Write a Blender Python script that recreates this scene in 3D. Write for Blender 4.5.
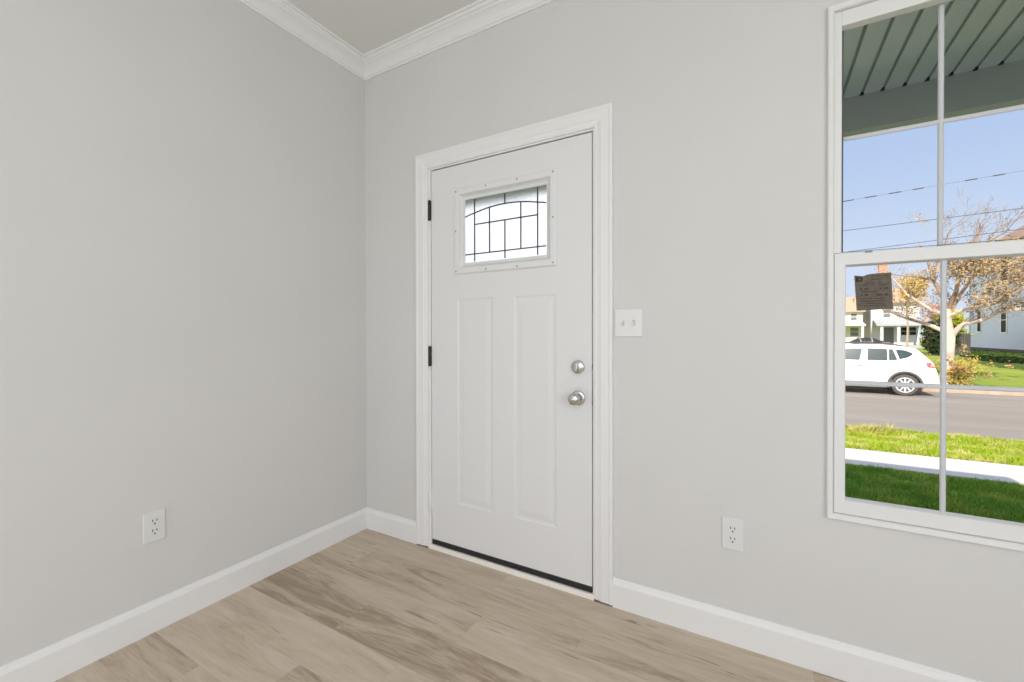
import bpy, bmesh, math, random
from mathutils import Vector, Matrix
random.seed(7)
PI = math.pi
R = math.radians
for o in list(bpy.data.objects):
    bpy.data.objects.remove(o)
SC = bpy.context.scene
COL = SC.collection

# ------------------------------------------------------------------ camera
def make_camera():
    f, yaw, pitch, roll = 433.54, R(-30.054), R(-0.371), R(-0.0974)
    F = Vector((math.sin(yaw) * math.cos(pitch), math.cos(yaw) * math.cos(pitch), math.sin(pitch)))
    r = Vector((math.cos(yaw), -math.sin(yaw), 0))
    u = r.cross(F)
    r2 = r * math.cos(roll) + u * math.sin(roll)
    u2 = u * math.cos(roll) - r * math.sin(roll)
    cam = bpy.data.cameras.new('camera')
    cam.sensor_width = 36
    cam.lens = f / 1024 * 36
    cam.shift_y = -(341 - 337.355) / 1024
    cam.clip_start, cam.clip_end = 0.02, 500
    o = bpy.data.objects.new('camera', cam)
    COL.objects.link(o)
    M = Matrix.Identity(4)
    for i in range(3):
        M[i][0], M[i][1], M[i][2] = r2[i], u2[i], -F[i]
    M.translation = Vector((2.0816, -1.8305, 1.1678))
    o.matrix_world = M
    SC.camera = o
make_camera()

# ------------------------------------------------------------------ exposure, sky, sun, daylight
SC.view_settings.view_transform = 'Standard'
SC.view_settings.look = 'None'
SC.view_settings.gamma = 1
SC.view_settings.use_curve_mapping = False
SC.view_settings.exposure = 0.0
SC.cycles.max_bounces = 14
SC.cycles.diffuse_bounces = 8
SC.cycles.transparent_max_bounces = 24
SC.cycles.caustics_reflective = False
SC.cycles.sample_clamp_indirect = 6

SUN_EL = R(41.0)
SUN_TRAVEL = Vector((-0.08, 0.752, 0)).normalized() * math.cos(SUN_EL) + Vector((0, 0, -math.sin(SUN_EL)))
W = bpy.data.worlds.new('sky')
SC.world = W
W.use_nodes = True
wn = W.node_tree.nodes
wl = W.node_tree.links
wn.clear()
wo = wn.new('ShaderNodeOutputWorld')
bg = wn.new('ShaderNodeBackground')
tc = wn.new('ShaderNodeTexCoord')
sp = wn.new('ShaderNodeSeparateXYZ')
rp = wn.new('ShaderNodeValToRGB')
e = rp.color_ramp.elements
e[0].position, e[0].color = 0.0, (0.68, 0.78, 0.92, 1)
e[1].position, e[1].color = 1.0, (0.20, 0.36, 0.72, 1)
k = rp.color_ramp.elements.new(0.12); k.color = (0.63, 0.74, 0.92, 1)
k = rp.color_ramp.elements.new(0.30); k.color = (0.47, 0.61, 0.87, 1)
wl.new(tc.outputs['Generated'], sp.inputs[0])
wl.new(sp.outputs['Z'], rp.inputs['Fac'])
def wnode(t, **kw):
    n = wn.new(t)
    for k_, v in kw.items(): setattr(n, k_, v)
    return n
cn = wnode('ShaderNodeTexNoise'); cn.inputs['Scale'].default_value = 2.2; cn.inputs['Detail'].default_value = 6
wl.new(tc.outputs['Generated'], cn.inputs[0])
west = wnode('ShaderNodeMapRange', interpolation_type='SMOOTHSTEP')      # unseen bright cloud bank, added on the left to whiten the door glass
west.inputs['From Min'].default_value, west.inputs['From Max'].default_value = -0.24, -0.44
wl.new(sp.outputs['X'], west.inputs['Value'])
cm = wnode('ShaderNodeMapRange', interpolation_type='SMOOTHSTEP')
cm.inputs['From Min'].default_value, cm.inputs['From Max'].default_value = 0.30, 0.52
wl.new(cn.outputs[0], cm.inputs['Value'])
cmul = wnode('ShaderNodeMath', operation='MULTIPLY')
wl.new(west.outputs[0], cmul.inputs[0]); wl.new(cm.outputs[0], cmul.inputs[1])
cmix = wnode('ShaderNodeMix', data_type='RGBA')
cmix.inputs['B'].default_value = (1.55, 1.56, 1.60, 1)
wl.new(cmul.outputs[0], cmix.inputs['Factor']); wl.new(rp.outputs[0], cmix.inputs['A'])
wl.new(cmix.outputs['Result'], bg.inputs[0])
bg.inputs[1].default_value = 1.0
wl.new(bg.outputs[0], wo.inputs[0])

def lamp(name, kind, energy, loc, direction, color=(1, 1, 1), size=None, angle=None):
    l = bpy.data.lights.new(name, kind)
    l.energy = energy
    l.color = color
    if size:
        l.shape = 'RECTANGLE'
        l.size, l.size_y = size
    if angle is not None:
        l.angle = angle
    o = bpy.data.objects.new(name, l)
    COL.objects.link(o)
    o.location = loc
    o.rotation_euler = Vector(direction).to_track_quat('-Z', 'Y').to_euler()
    return o
lamp('sun', 'SUN', 5.9, (0, -20, 30), SUN_TRAVEL, (1.0, 0.93, 0.82), angle=R(0.6))
# daylight coming in at the rear windows of the room (openings in wall_back)
lamp('rear_window_daylight', 'AREA', 30, (1.15, -4.76, 1.45), (0, 1, -0.05), (0.915, 0.957, 1.0), (1.3, 1.6))
lamp('rear_patio_daylight', 'AREA', 20, (3.2, -4.76, 1.35), (0, 1, -0.05), (0.915, 0.957, 1.0), (1.6, 1.9))
lamp('side_fill_light', 'AREA', 54, (4.46, -2.9, 1.45), (-1, 0.05, -0.03), (0.915, 0.957, 1.0), (1.6, 1.6))  # added fill for the left wall; wall_right has no opening here
# unseen fill light added below the ceiling, behind the viewpoint
lamp('ceiling_fill_light', 'AREA', 12, (2.2, -2.9, 2.70), (0, 0, -1), (1.0, 0.98, 0.95), (0.5, 0.5))

# ------------------------------------------------------------------ materials
def mat(name, color, rough=0.5, metal=0.0, noise=None, bump=None, spec=0.5, sub=None):
    """noise = (scale, second colour, (lo, hi)[, stretch]); bump = (scale, strength)"""
    m = bpy.data.materials.new(name)
    m.use_nodes = True
    N, L = m.node_tree.nodes, m.node_tree.links
    b = N['Principled BSDF']
    b.inputs['Base Color'].default_value = (*color, 1)
    b.inputs['Roughness'].default_value = rough
    b.inputs['Metallic'].default_value = metal
    b.inputs['Specular IOR Level'].default_value = spec
    if noise or bump:
        t = N.new('ShaderNodeTexCoord')
    if noise:
        mp = N.new('ShaderNodeMapping')
        if len(noise) > 3:
            mp.inputs['Scale'].default_value = noise[3]
        L.new(t.outputs['Object'], mp.inputs[0])
        n = N.new('ShaderNodeTexNoise')
        n.inputs['Scale'].default_value = noise[0]
        n.inputs['Detail'].default_value = 5
        r = N.new('ShaderNodeValToRGB')
        r.color_ramp.elements[0].position = noise[2][0]
        r.color_ramp.elements[1].position = noise[2][1]
        r.color_ramp.elements[0].color = (*color, 1)
        r.color_ramp.elements[1].color = (*noise[1], 1)
        L.new(mp.outputs[0], n.inputs[0])
        L.new(n.outputs[0], r.inputs[0])
        L.new(r.outputs[0], b.inputs['Base Color'])
    if bump:
        n2 = N.new('ShaderNodeTexNoise')
        n2.inputs['Scale'].default_value = bump[0]
        n2.inputs['Detail'].default_value = 3
        bp = N.new('ShaderNodeBump')
        bp.inputs['Strength'].default_value = bump[1]
        bp.inputs['Distance'].default_value = 0.004
        L.new(t.outputs['Object'], n2.inputs[0])
        L.new(n2.outputs[0], bp.inputs['Height'])
        L.new(bp.outputs[0], b.inputs['Normal'])
    return m

def glass_mat(name, tint=(1, 1, 1), gloss=0.5):
    m = bpy.data.materials.new(name)
    m.use_nodes = True
    N, L = m.node_tree.nodes, m.node_tree.links
    N.clear()
    out = N.new('ShaderNodeOutputMaterial')
    mx = N.new('ShaderNodeMixShader')
    tr = N.new('ShaderNodeBsdfTransparent')
    gl = N.new('ShaderNodeBsdfGlossy')
    fr = N.new('ShaderNodeFresnel')
    mu = N.new('ShaderNodeMath'); mu.operation = 'MULTIPLY'; mu.inputs[1].default_value = gloss
    fr.inputs[0].default_value = 1.45
    tr.inputs[0].default_value = (*tint, 1)
    gl.inputs['Roughness'].default_value = 0.02
    L.new(fr.outputs[0], mu.inputs[0]); L.new(mu.outputs[0], mx.inputs[0])
    L.new(tr.outputs[0], mx.inputs[1]); L.new(gl.outputs[0], mx.inputs[2])
    L.new(mx.outputs[0], out.inputs[0])
    return m

def obscure_glass(name, trans=0.75):
    m = bpy.data.materials.new(name)
    m.use_nodes = True
    N, L = m.node_tree.nodes, m.node_tree.links
    N.clear()
    out = N.new('ShaderNodeOutputMaterial')
    a = N.new('ShaderNodeMixShader'); a.inputs[0].default_value = trans
    tl = N.new('ShaderNodeBsdfTranslucent'); tl.inputs[0].default_value = (0.97, 0.98, 1, 1)
    rf = N.new('ShaderNodeBsdfRefraction'); rf.inputs['IOR'].default_value = 1.15
    rf.inputs['Roughness'].default_value = 0.26
    rf.inputs[0].default_value = (0.98, 0.99, 1, 1)
    g = N.new('ShaderNodeBsdfGlossy'); g.inputs['Roughness'].default_value = 0.15
    b = N.new('ShaderNodeMixShader'); b.inputs[0].default_value = 0.06
    L.new(tl.outputs[0], a.inputs[1]); L.new(rf.outputs[0], a.inputs[2])
    L.new(a.outputs[0], b.inputs[1]); L.new(g.outputs[0], b.inputs[2])
    L.new(b.outputs[0], out.inputs[0])
    return m

def film_glass(name):
    m = bpy.data.materials.new(name)
    m.use_nodes = True
    N, L = m.node_tree.nodes, m.node_tree.links
    N.clear()
    out = N.new('ShaderNodeOutputMaterial')
    a = N.new('ShaderNodeMixShader'); a.inputs[0].default_value = 0.45
    tl = N.new('ShaderNodeBsdfTranslucent'); tl.inputs[0].default_value = (0.95, 0.96, 0.97, 1)
    df = N.new('ShaderNodeBsdfDiffuse'); df.inputs[0].default_value = (0.92, 0.92, 0.92, 1)
    L.new(tl.outputs[0], a.inputs[2]); L.new(df.outputs[0], a.inputs[1])
    L.new(a.outputs[0], out.inputs[0])
    return m

def plank_floor():
    m = bpy.data.materials.new('vinyl_planks')
    m.use_nodes = True
    N, L = m.node_tree.nodes, m.node_tree.links
    b = N['Principled BSDF']
    def math_(op, x, y=None, z=None):
        n = N.new('ShaderNodeMath'); n.operation = op
        for i, v in enumerate((x, y, z)):
            if v is None: continue
            if isinstance(v, (int, float)): n.inputs[i].default_value = v
            else: L.new(v, n.inputs[i])
        return n.outputs[0]
    t = N.new('ShaderNodeTexCoord')
    s = N.new('ShaderNodeSeparateXYZ'); L.new(t.outputs['Object'], s.inputs[0])
    X, Y = s.outputs[0], s.outputs[1]
    yr = math_('DIVIDE', math_('ADD', Y, 9.165), 0.18)
    row = math_('FLOOR', yr)
    wn1 = N.new('ShaderNodeTexWhiteNoise'); wn1.noise_dimensions = '1D'
    L.new(math_('ADD', row, 0.37), wn1.inputs['W'])
    xr = math_('DIVIDE', math_('ADD', X, math_('MULTIPLY', wn1.outputs[0], 1.22)), 1.22)
    colm = math_('FLOOR', xr)
    wn2 = N.new('ShaderNodeTexWhiteNoise'); wn2.noise_dimensions = '2D'
    cv = N.new('ShaderNodeCombineXYZ'); L.new(row, cv.inputs[0]); L.new(colm, cv.inputs[1])
    L.new(cv.outputs[0], wn2.inputs['Vector'])
    rnd = wn2.outputs[0]
    gv = N.new('ShaderNodeCombineXYZ')
    L.new(math_('MULTIPLY', X, 1.3), gv.inputs[0])
    L.new(math_('MULTIPLY', Y, 9.0), gv.inputs[1])
    L.new(math_('MULTIPLY', rnd, 40), gv.inputs[2])
    n1 = N.new('ShaderNodeTexNoise'); n1.inputs['Scale'].default_value = 1.6; n1.inputs['Detail'].default_value = 8
    n1.inputs['Roughness'].default_value = 0.70; n1.inputs['Distortion'].default_value = 0.9
    L.new(gv.outputs[0], n1.inputs[0])
    g2 = N.new('ShaderNodeCombineXYZ')
    L.new(math_('MULTIPLY', X, 9), g2.inputs[0]); L.new(math_('MULTIPLY', Y, 110), g2.inputs[1]); L.new(math_('MULTIPLY', rnd, 17), g2.inputs[2])
    n2 = N.new('ShaderNodeTexNoise'); n2.inputs['Scale'].default_value = 1.0; n2.inputs['Detail'].default_value = 4
    L.new(g2.outputs[0], n2.inputs[0])
    g3 = N.new('ShaderNodeCombineXYZ')
    L.new(math_('MULTIPLY', X, 2.6), g3.inputs[0]); L.new(math_('MULTIPLY', Y, 30), g3.inputs[1]); L.new(math_('MULTIPLY', rnd, 71), g3.inputs[2])
    n3 = N.new('ShaderNodeTexNoise'); n3.inputs['Scale'].default_value = 1.3; n3.inputs['Detail'].default_value = 3; n3.inputs['Distortion'].default_value = 0.5
    L.new(g3.outputs[0], n3.inputs[0])
    r = N.new('ShaderNodeValToRGB')
    el = r.color_ramp.elements
    el[0].position, el[0].color = 0.27, (0.345, 0.265, 0.193, 1)
    el[1].position, el[1].color = 0.72, (0.620, 0.530, 0.435, 1)
    k = el.new(0.42); k.color = (0.500, 0.410, 0.318, 1)
    k = el.new(0.54); k.color = (0.560, 0.470, 0.375, 1)
    v = math_('ADD', n1.outputs[0], math_('MULTIPLY', math_('SUBTRACT', rnd, 0.5), 0.13))
    v = math_('ADD', v, math_('MULTIPLY', math_('SUBTRACT', n2.outputs[0], 0.5), 0.30))
    v = math_('SUBTRACT', v, math_('MULTIPLY', math_('COMPARE', row, 47.0, 0.4), 0.09))
    L.new(v, r.inputs[0])
    # cracks in the printed grain
    cr = N.new('ShaderNodeMapRange'); cr.inputs['From Min'].default_value = 0.285; cr.inputs['From Max'].default_value = 0.325
    cr.inputs['To Min'].default_value = 0.55; cr.inputs['To Max'].default_value = 1.0
    L.new(n3.outputs[0], cr.inputs['Value'])
    # seams between the planks
    fy = math_('ABSOLUTE', math_('SUBTRACT', math_('FRACT', yr), 0.5))
    fx = math_('ABSOLUTE', math_('SUBTRACT', math_('FRACT', xr), 0.5))
    sy = math_('GREATER_THAN', fy, 0.4935)
    sx = math_('GREATER_THAN', fx, 0.4990)
    seam = math_('SUBTRACT', 1.0, math_('MULTIPLY', math_('MAXIMUM', sy, sx), 0.10))
    mul = math_('MULTIPLY', seam, cr.outputs[0])
    mx = N.new('ShaderNodeVectorMath'); mx.operation = 'SCALE'
    L.new(r.outputs[0], mx.inputs[0]); L.new(mul, mx.inputs['Scale'])
    L.new(mx.outputs[0], b.inputs['Base Color'])
    b.inputs['Roughness'].default_value = 0.5
    b.inputs['Specular IOR Level'].default_value = 0.35
    bp = N.new('ShaderNodeBump'); bp.inputs['Strength'].default_value = 0.12; bp.inputs['Distance'].default_value = 0.002
    L.new(n2.outputs[0], bp.inputs['Height']); L.new(bp.outputs[0], b.inputs['Normal'])
    return m

M = dict(
    wall=mat('wall_paint', (0.642, 0.636, 0.630), 0.7, noise=(2.0, (0.652, 0.646, 0.640), (0.4, 0.6)), bump=(220, 0.10), spec=0.25),
    ceiling=mat('ceiling_paint', (0.73, 0.73, 0.715), 0.85, spec=0.1),
    trim=mat('white_trim_paint', (0.785, 0.782, 0.788), 0.38, spec=0.4),
    door=mat('white_door_paint', (0.735, 0.733, 0.742), 0.42, bump=(90, 0.03), spec=0.4),
    vinyl=mat('white_vinyl', (0.74, 0.74, 0.74), 0.35, spec=0.4),
    muntin=mat('grey_white_grille', (0.56, 0.57, 0.60), 0.4),
    gasket=mat('dark_glazing_gasket', (0.07, 0.075, 0.08), 0.6),
    plate=mat('white_plastic', (0.715, 0.715, 0.715), 0.3),
    slot=mat('slot_black', (0.03, 0.03, 0.03), 0.6),
    grey_gap=mat('toggle_shadow_grey', (0.45, 0.45, 0.45), 0.4),
    black=mat('black_metal', (0.012, 0.012, 0.012), 0.4),
    rubber=mat('black_rubber', (0.015, 0.015, 0.017), 0.45, noise=(60, (0.05, 0.05, 0.05), (0.6, 0.75))),
    nickel=mat('satin_nickel', (0.56, 0.55, 0.53), 0.24, 1.0),
    came=mat('lead_came', (0.055, 0.06, 0.07), 0.5, 0.3),
    plug=mat('screw_plug_grey', (0.30, 0.30, 0.30), 0.5),
    threshold=mat('threshold_white', (0.86, 0.83, 0.78), 0.5),
    dark_gap=mat('bare_wood_edge', (0.16, 0.13, 0.10), 0.8),
    floor=plank_floor(),
    glass=glass_mat('clear_pane', gloss=0.07),
    obscure=obscure_glass('obscure_pane', 0.88),
    bevel_glass=film_glass('bevelled_border_glass'),
    sticker=mat('brown_label_paper', (0.094, 0.073, 0.054), 0.6, noise=(90, (0.13, 0.104, 0.078), (0.35, 0.7))),
    ink=mat('label_ink', (0.018, 0.015, 0.012), 0.6),
    porch=mat('porch_paint', (0.64, 0.66, 0.74), 0.6, noise=(3, (0.66, 0.67, 0.75), (0.3, 0.7))),
    beam=mat('beam_paint', (0.45, 0.46, 0.49), 0.7, noise=(3, (0.47, 0.475, 0.505), (0.3, 0.7))),
    groove=mat('porch_groove', (0.36, 0.39, 0.42), 0.7),
    siding_own=mat('outer_siding', (0.6, 0.62, 0.62), 0.7),
    shingle=mat('roof_shingles', (0.10, 0.095, 0.09), 0.9, noise=(8, (0.16, 0.15, 0.14), (0.3, 0.7))),
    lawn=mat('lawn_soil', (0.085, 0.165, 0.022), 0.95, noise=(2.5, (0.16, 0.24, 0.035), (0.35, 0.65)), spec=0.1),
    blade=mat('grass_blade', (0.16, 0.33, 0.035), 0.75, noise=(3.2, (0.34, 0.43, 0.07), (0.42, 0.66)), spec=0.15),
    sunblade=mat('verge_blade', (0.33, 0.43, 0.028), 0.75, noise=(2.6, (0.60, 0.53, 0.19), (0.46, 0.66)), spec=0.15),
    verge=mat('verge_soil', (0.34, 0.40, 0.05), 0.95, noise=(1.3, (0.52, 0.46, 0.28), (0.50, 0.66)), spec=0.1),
    farlawn=mat('far_lawn', (0.19, 0.27, 0.03), 0.95, noise=(0.35, (0.31, 0.34, 0.07), (0.35, 0.65), (0.5, 1.6, 1)), spec=0.1),
    concrete=mat('sidewalk_concrete', (0.60, 0.56, 0.505), 0.9, noise=(6, (0.65, 0.61, 0.55), (0.3, 0.7)), spec=0.1),
    litter=mat('kerb_leaf_litter', (0.46, 0.35, 0.24), 0.95, noise=(3, (0.54, 0.44, 0.33), (0.35, 0.65)), spec=0.1),
    road=mat('asphalt', (0.268, 0.236, 0.204), 0.95, noise=(0.8, (0.322, 0.285, 0.248), (0.3, 0.7), (0.25, 1.4, 1)), spec=0.1),
    carwhite=mat('white_car_paint', (0.86, 0.86, 0.86), 0.25),
    carglass=mat('car_window_tint', (0.045, 0.065, 0.065), 0.12),
    carrear=mat('rear_window_tint', (0.02, 0.025, 0.028), 0.12),
    cladding=mat('grey_cladding', (0.28, 0.28, 0.28), 0.6),
    tyre=mat('tyre_rubber', (0.10, 0.092, 0.082), 0.85),
    rim=mat('alloy_rim', (0.74, 0.74, 0.74), 0.35, 0.3),
    tail=mat('tail_lamp_red', (0.58, 0.14, 0.12), 0.2),
    headlamp=mat('headlamp_clear', (0.7, 0.72, 0.74), 0.1),
    wire=mat('cable_black', (0.10, 0.11, 0.13), 0.7),
    bark=mat('pale_bark', (0.68, 0.57, 0.47), 0.9, noise=(5, (0.46, 0.33, 0.24), (0.45, 0.75))),
    twig=mat('twig_bark', (0.27, 0.19, 0.13), 0.9, noise=(3, (0.42, 0.30, 0.20), (0.3, 0.7))),
    tanleaf=mat('tan_leaves', (0.38, 0.245, 0.10), 0.8, noise=(1.4, (0.52, 0.39, 0.24), (0.3, 0.7)), spec=0.1),
    yellowleaf=mat('yellow_leaves', (0.62, 0.43, 0.04), 0.8, noise=(1.4, (0.46, 0.24, 0.03), (0.45, 0.75)), spec=0.1),
    limeleaf=mat('lime_leaves', (0.46, 0.45, 0.03), 0.8, noise=(1.4, (0.26, 0.30, 0.03), (0.45, 0.7)), spec=0.1),
    darkleaf=mat('dark_leaves', (0.035, 0.06, 0.018), 0.85, noise=(1.1, (0.11, 0.10, 0.04), (0.45, 0.7)), spec=0.1),
    bushleaf=mat('bush_leaves', (0.46, 0.40, 0.06), 0.8, noise=(3, (0.56, 0.30, 0.17), (0.4, 0.65)), spec=0.1),
    whitehouse=mat('white_siding', (0.80, 0.78, 0.75), 0.8),
    creamhouse=mat('cream_siding', (0.80, 0.76, 0.69), 0.8),
    tanhouse=mat('tan_siding', (0.46, 0.38, 0.26), 0.85),
    porchgrey=mat('porch_roof_grey', (0.42, 0.43, 0.44), 0.8),
    roofbrown=mat('brown_roof', (0.30, 0.20, 0.14), 0.9),
    rooftan=mat('tan_roof', (0.50, 0.36, 0.24), 0.9),
    brick=mat('peach_brick', (0.62, 0.36, 0.24), 0.9, noise=(6, (0.52, 0.28, 0.18), (0.4, 0.6))),
    bluehouse=mat('pale_blue_siding', (0.52, 0.58, 0.68), 0.8),
    darkpane=mat('dark_window', (0.02, 0.021, 0.024), 0.5, spec=0.1),
    midpane=mat('grey_window', (0.20, 0.20, 0.19), 0.3),
    fence=mat('grey_fence_boards', (0.075, 0.066, 0.066), 0.9, noise=(4, (0.11, 0.10, 0.10), (0.35, 0.65), (8, 1, 0.4))),  # board grey darkened to stand in for shade on the fence
)

# ------------------------------------------------------------------ building helpers
class MB:
    def __init__(s): s.v, s.f = [], []
    def add(s, vs, fs):
        b = len(s.v); s.v += [tuple(v) for v in vs]; s.f += [tuple(i + b for i in f) for f in fs]; return s
    def box(s, x0, x1, y0, y1, z0, z1):
        return s.add([(x, y, z) for x in (x0, x1) for y in (y0, y1) for z in (z0, z1)],
                     [(0, 1, 3, 2), (4, 6, 7, 5), (0, 4, 5, 1), (2, 3, 7, 6), (0, 2, 6, 4), (1, 5, 7, 3)])
    def prism(s, poly, a0, a1, axis):
        """poly in the two other axes (order x,y,z without the axis), extruded from a0 to a1"""
        def P(p, a):
            return {'x': (a, p[0], p[1]), 'y': (p[0], a, p[1]), 'z': (p[0], p[1], a)}[axis]
        n = len(poly)
        return s.add([P(p, a0) for p in poly] + [P(p, a1) for p in poly],
                     [tuple(range(n)), tuple(range(2 * n - 1, n - 1, -1))] + [(i, i + n, (i + 1) % n + n, (i + 1) % n) for i in range(n)])
    def lathe(s, prof, c, axis, n=24):
        """prof = (distance along axis, radius)"""
        vs, fs = [], []
        for d, r in prof:
            for i in range(n):
                a = 2 * PI * i / n
                p, q = r * math.cos(a), r * math.sin(a)
                v = {'x': (d, p, q), 'y': (p, d, q), 'z': (p, q, d)}[axis]
                vs.append((c[0] + v[0], c[1] + v[1], c[2] + v[2]))
        for j in range(len(prof) - 1):
            for i in range(n):
                fs.append((j * n + i, j * n + (i + 1) % n, (j + 1) * n + (i + 1) % n, (j + 1) * n + i))
        fs.append(tuple(range(n))); fs.append(tuple(range((len(prof) - 1) * n, len(prof) * n)))
        return s.add(vs, fs)
    def tube(s, pts, rad, n=6):
        pts = [Vector(p) for p in pts]
        vs, fs = [], []
        for i, p in enumerate(pts):
            d = (pts[min(i + 1, len(pts) - 1)] - pts[max(i - 1, 0)]).normalized()
            a = d.cross(Vector((0.3, 0.2, 1)) if abs(d.z) < 0.9 else Vector((1, 0.2, 0))).normalized()
            b = d.cross(a)
            r = rad[i] if isinstance(rad, (list, tuple)) else rad
            for k_ in range(n):
                t = 2 * PI * k_ / n
                vs.append(p + a * (r * math.cos(t)) + b * (r * math.sin(t)))
        for i in range(len(pts) - 1):
            for k_ in range(n):
                fs.append((i * n + k_, i * n + (k_ + 1) % n, (i + 1) * n + (k_ + 1) % n, (i + 1) * n + k_))
        fs.append(tuple(range(n))); fs.append(tuple(range((len(pts) - 1) * n, len(pts) * n)))
        return s.add(vs, fs)
    def sweep(s, sections, closed_profile=True, caps=True):
        """join equal-length rings"""
        n = len(sections[0])
        vs = [v for sec in sections for v in sec]
        fs = []
        for j in range(len(sections) - 1):
            for i in range(n if closed_profile else n - 1):
                fs.append((j * n + i, j * n + (i + 1) % n, (j + 1) * n + (i + 1) % n, (j + 1) * n + i))
        if caps:
            fs.append(tuple(range(n))); fs.append(tuple(range((len(sections) - 1) * n, len(sections) * n)))
        return s.add(vs, fs)
    def build(s, name, m, parent=None, smooth=False, bevel=0, seg=2):
        off = WORLD.get(parent.name, Vector()) if parent else Vector()
        me = bpy.data.meshes.new(name)
        me.from_pydata([tuple(Vector(v) - off) for v in s.v], [], s.f)
        me.materials.append(m)
        bm = bmesh.new(); bm.from_mesh(me)
        if len(bm.verts) < 40000:
            bmesh.ops.recalc_face_normals(bm, faces=bm.faces[:])
        bm.to_mesh(me); bm.free()
        if smooth:
            me.polygons.foreach_set('use_smooth', [True] * len(me.polygons))
            me.set_sharp_from_angle(angle=R(38))
        o = bpy.data.objects.new(name, me)
        COL.objects.link(o)
        if parent: o.parent = parent
        WORLD[o.name] = off
        if bevel:
            b = o.modifiers.new('soft_edges', 'BEVEL')
            b.width, b.segments, b.limit_method, b.angle_limit = bevel, seg, 'ANGLE', R(40)
        return o
WORLD = {}
def tag(o, label=None, cat=None, group=None, kind=None):
    for k_, v in (('label', label), ('category', cat), ('group', group), ('kind', kind)):
        if v: o[k_] = v
    return o
def thing(name, loc, label, cat, group=None, kind=None):
    o = bpy.data.objects.new(name, None)
    COL.objects.link(o)
    o.empty_display_size = 0.1
    o.location = loc
    WORLD[o.name] = Vector(loc)
    return tag(o, label, cat, group, kind)
def struct(name, mb, m, label, cat, **kw):
    return tag(mb.build(name, m, **kw), label, cat, kind='structure')

# ------------------------------------------------------------------ room shell
H = 2.785
XR, YB = 4.5, -4.8
struct('floor', MB().box(-0.12, XR + 0.12, YB - 0.12, 0.12, -0.12, 0), M['floor'], 'greige wood-look vinyl plank floor of the entry room', 'floor')
struct('ceiling', MB().box(-0.12, XR + 0.12, YB - 0.12, 0.15, H, H + 0.14), M['ceiling'], 'flat grey-white ceiling inside the crown molding', 'ceiling')
struct('wall_left', MB().box(-0.12, 0, YB - 0.12, 0.12, 0, H), M['wall'], 'plain pale greige wall on the left', 'wall')
struct('wall_right', MB().box(XR, XR + 0.12, YB - 0.12, 0.12, 0, H), M['wall'], 'pale greige wall on the right, beyond the window', 'wall')
WT = 0.13
DX0, DX1, DZ1 = 0.490, 1.452, 2.078         # rough opening of the door
WX0, WX1, WZ0, WZ1 = 2.279, 2.863, 0.545, 2.272
w = MB()
w.box(0, DX0, 0, WT, 0, H).box(DX0, DX1, 0, WT, DZ1, H).box(DX1, WX0, 0, WT, 0, H)
w.box(WX0, WX1, 0, WT, 0, WZ0).box(WX0, WX1, 0, WT, WZ1, H).box(WX1, XR, 0, WT, 0, H)
struct('wall_front', w, M['wall'], 'pale greige wall with the white entry door and window', 'wall')
w = MB()
for a, b, z0, z1 in ((0, 0.5, 0, H), (0.5, 1.8, 0, 0.65), (0.5, 1.8, 2.25, H), (1.8, 2.4, 0, H), (2.4, 4.0, 2.3, H), (2.4, 4.0, 0, 0.4), (4.0, XR, 0, H)):
    w.box(a, b, YB - 0.12, YB, z0, z1)
struct('wall_back', w, M['wall'], 'greige rear wall with two window openings, behind the viewpoint', 'wall')

# baseboards
BH, BT = 0.122, 0.014
def base_profile():
    return [(0, 0), (BT, 0), (BT, 0.098), (BT - 0.003, 0.106), (BT - 0.006, 0.111), (0.0045, 0.122), (0, 0.122)]
pr = base_profile()
struct('baseboard_left', MB().sweep([[(t, YB, z) for t, z in pr], [(t, -t, z) for t, z in pr]]), M['trim'], 'white baseboard along the left wall', 'baseboard')
struct('baseboard_front_1', MB().sweep([[(t, -t, z) for t, z in pr], [(0.4155, -t, z) for t, z in pr]]), M['trim'], 'short white baseboard between the corner and the door casing', 'baseboard')
struct('baseboard_front_2', MB().sweep([[(1.5260, -t, z) for t, z in pr], [(XR, -t, z) for t, z in pr]]), M['trim'], 'long white baseboard right of the door, under the window', 'baseboard')
# crown molding
CD = 0.0885
cp = [(0, -CD), (0.009, -CD), (0.011, -0.080), (0.017, -0.077), (0.020, -0.070), (0.022, -0.062), (0.028, -0.050), (0.037, -0.040), (0.049, -0.031),
      (0.056, -0.028), (0.058, -0.022), (0.064, -0.020), (0.070, -0.016), (0.074, -0.010), (0.084, -0.009), (0.086, 0.0), (0, 0.0)]
struct('trim_1', MB().sweep([[(d, YB, H + z) for d, z in cp], [(d, -d, H + z) for d, z in cp]]), M['trim'], 'white crown molding over the left wall', 'crown molding')
struct('trim_2', MB().sweep([[(d, -d, H + z) for d, z in cp], [(XR, -d, H + z) for d, z in cp]]), M['trim'], 'white crown molding over the door wall', 'crown molding')

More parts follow.
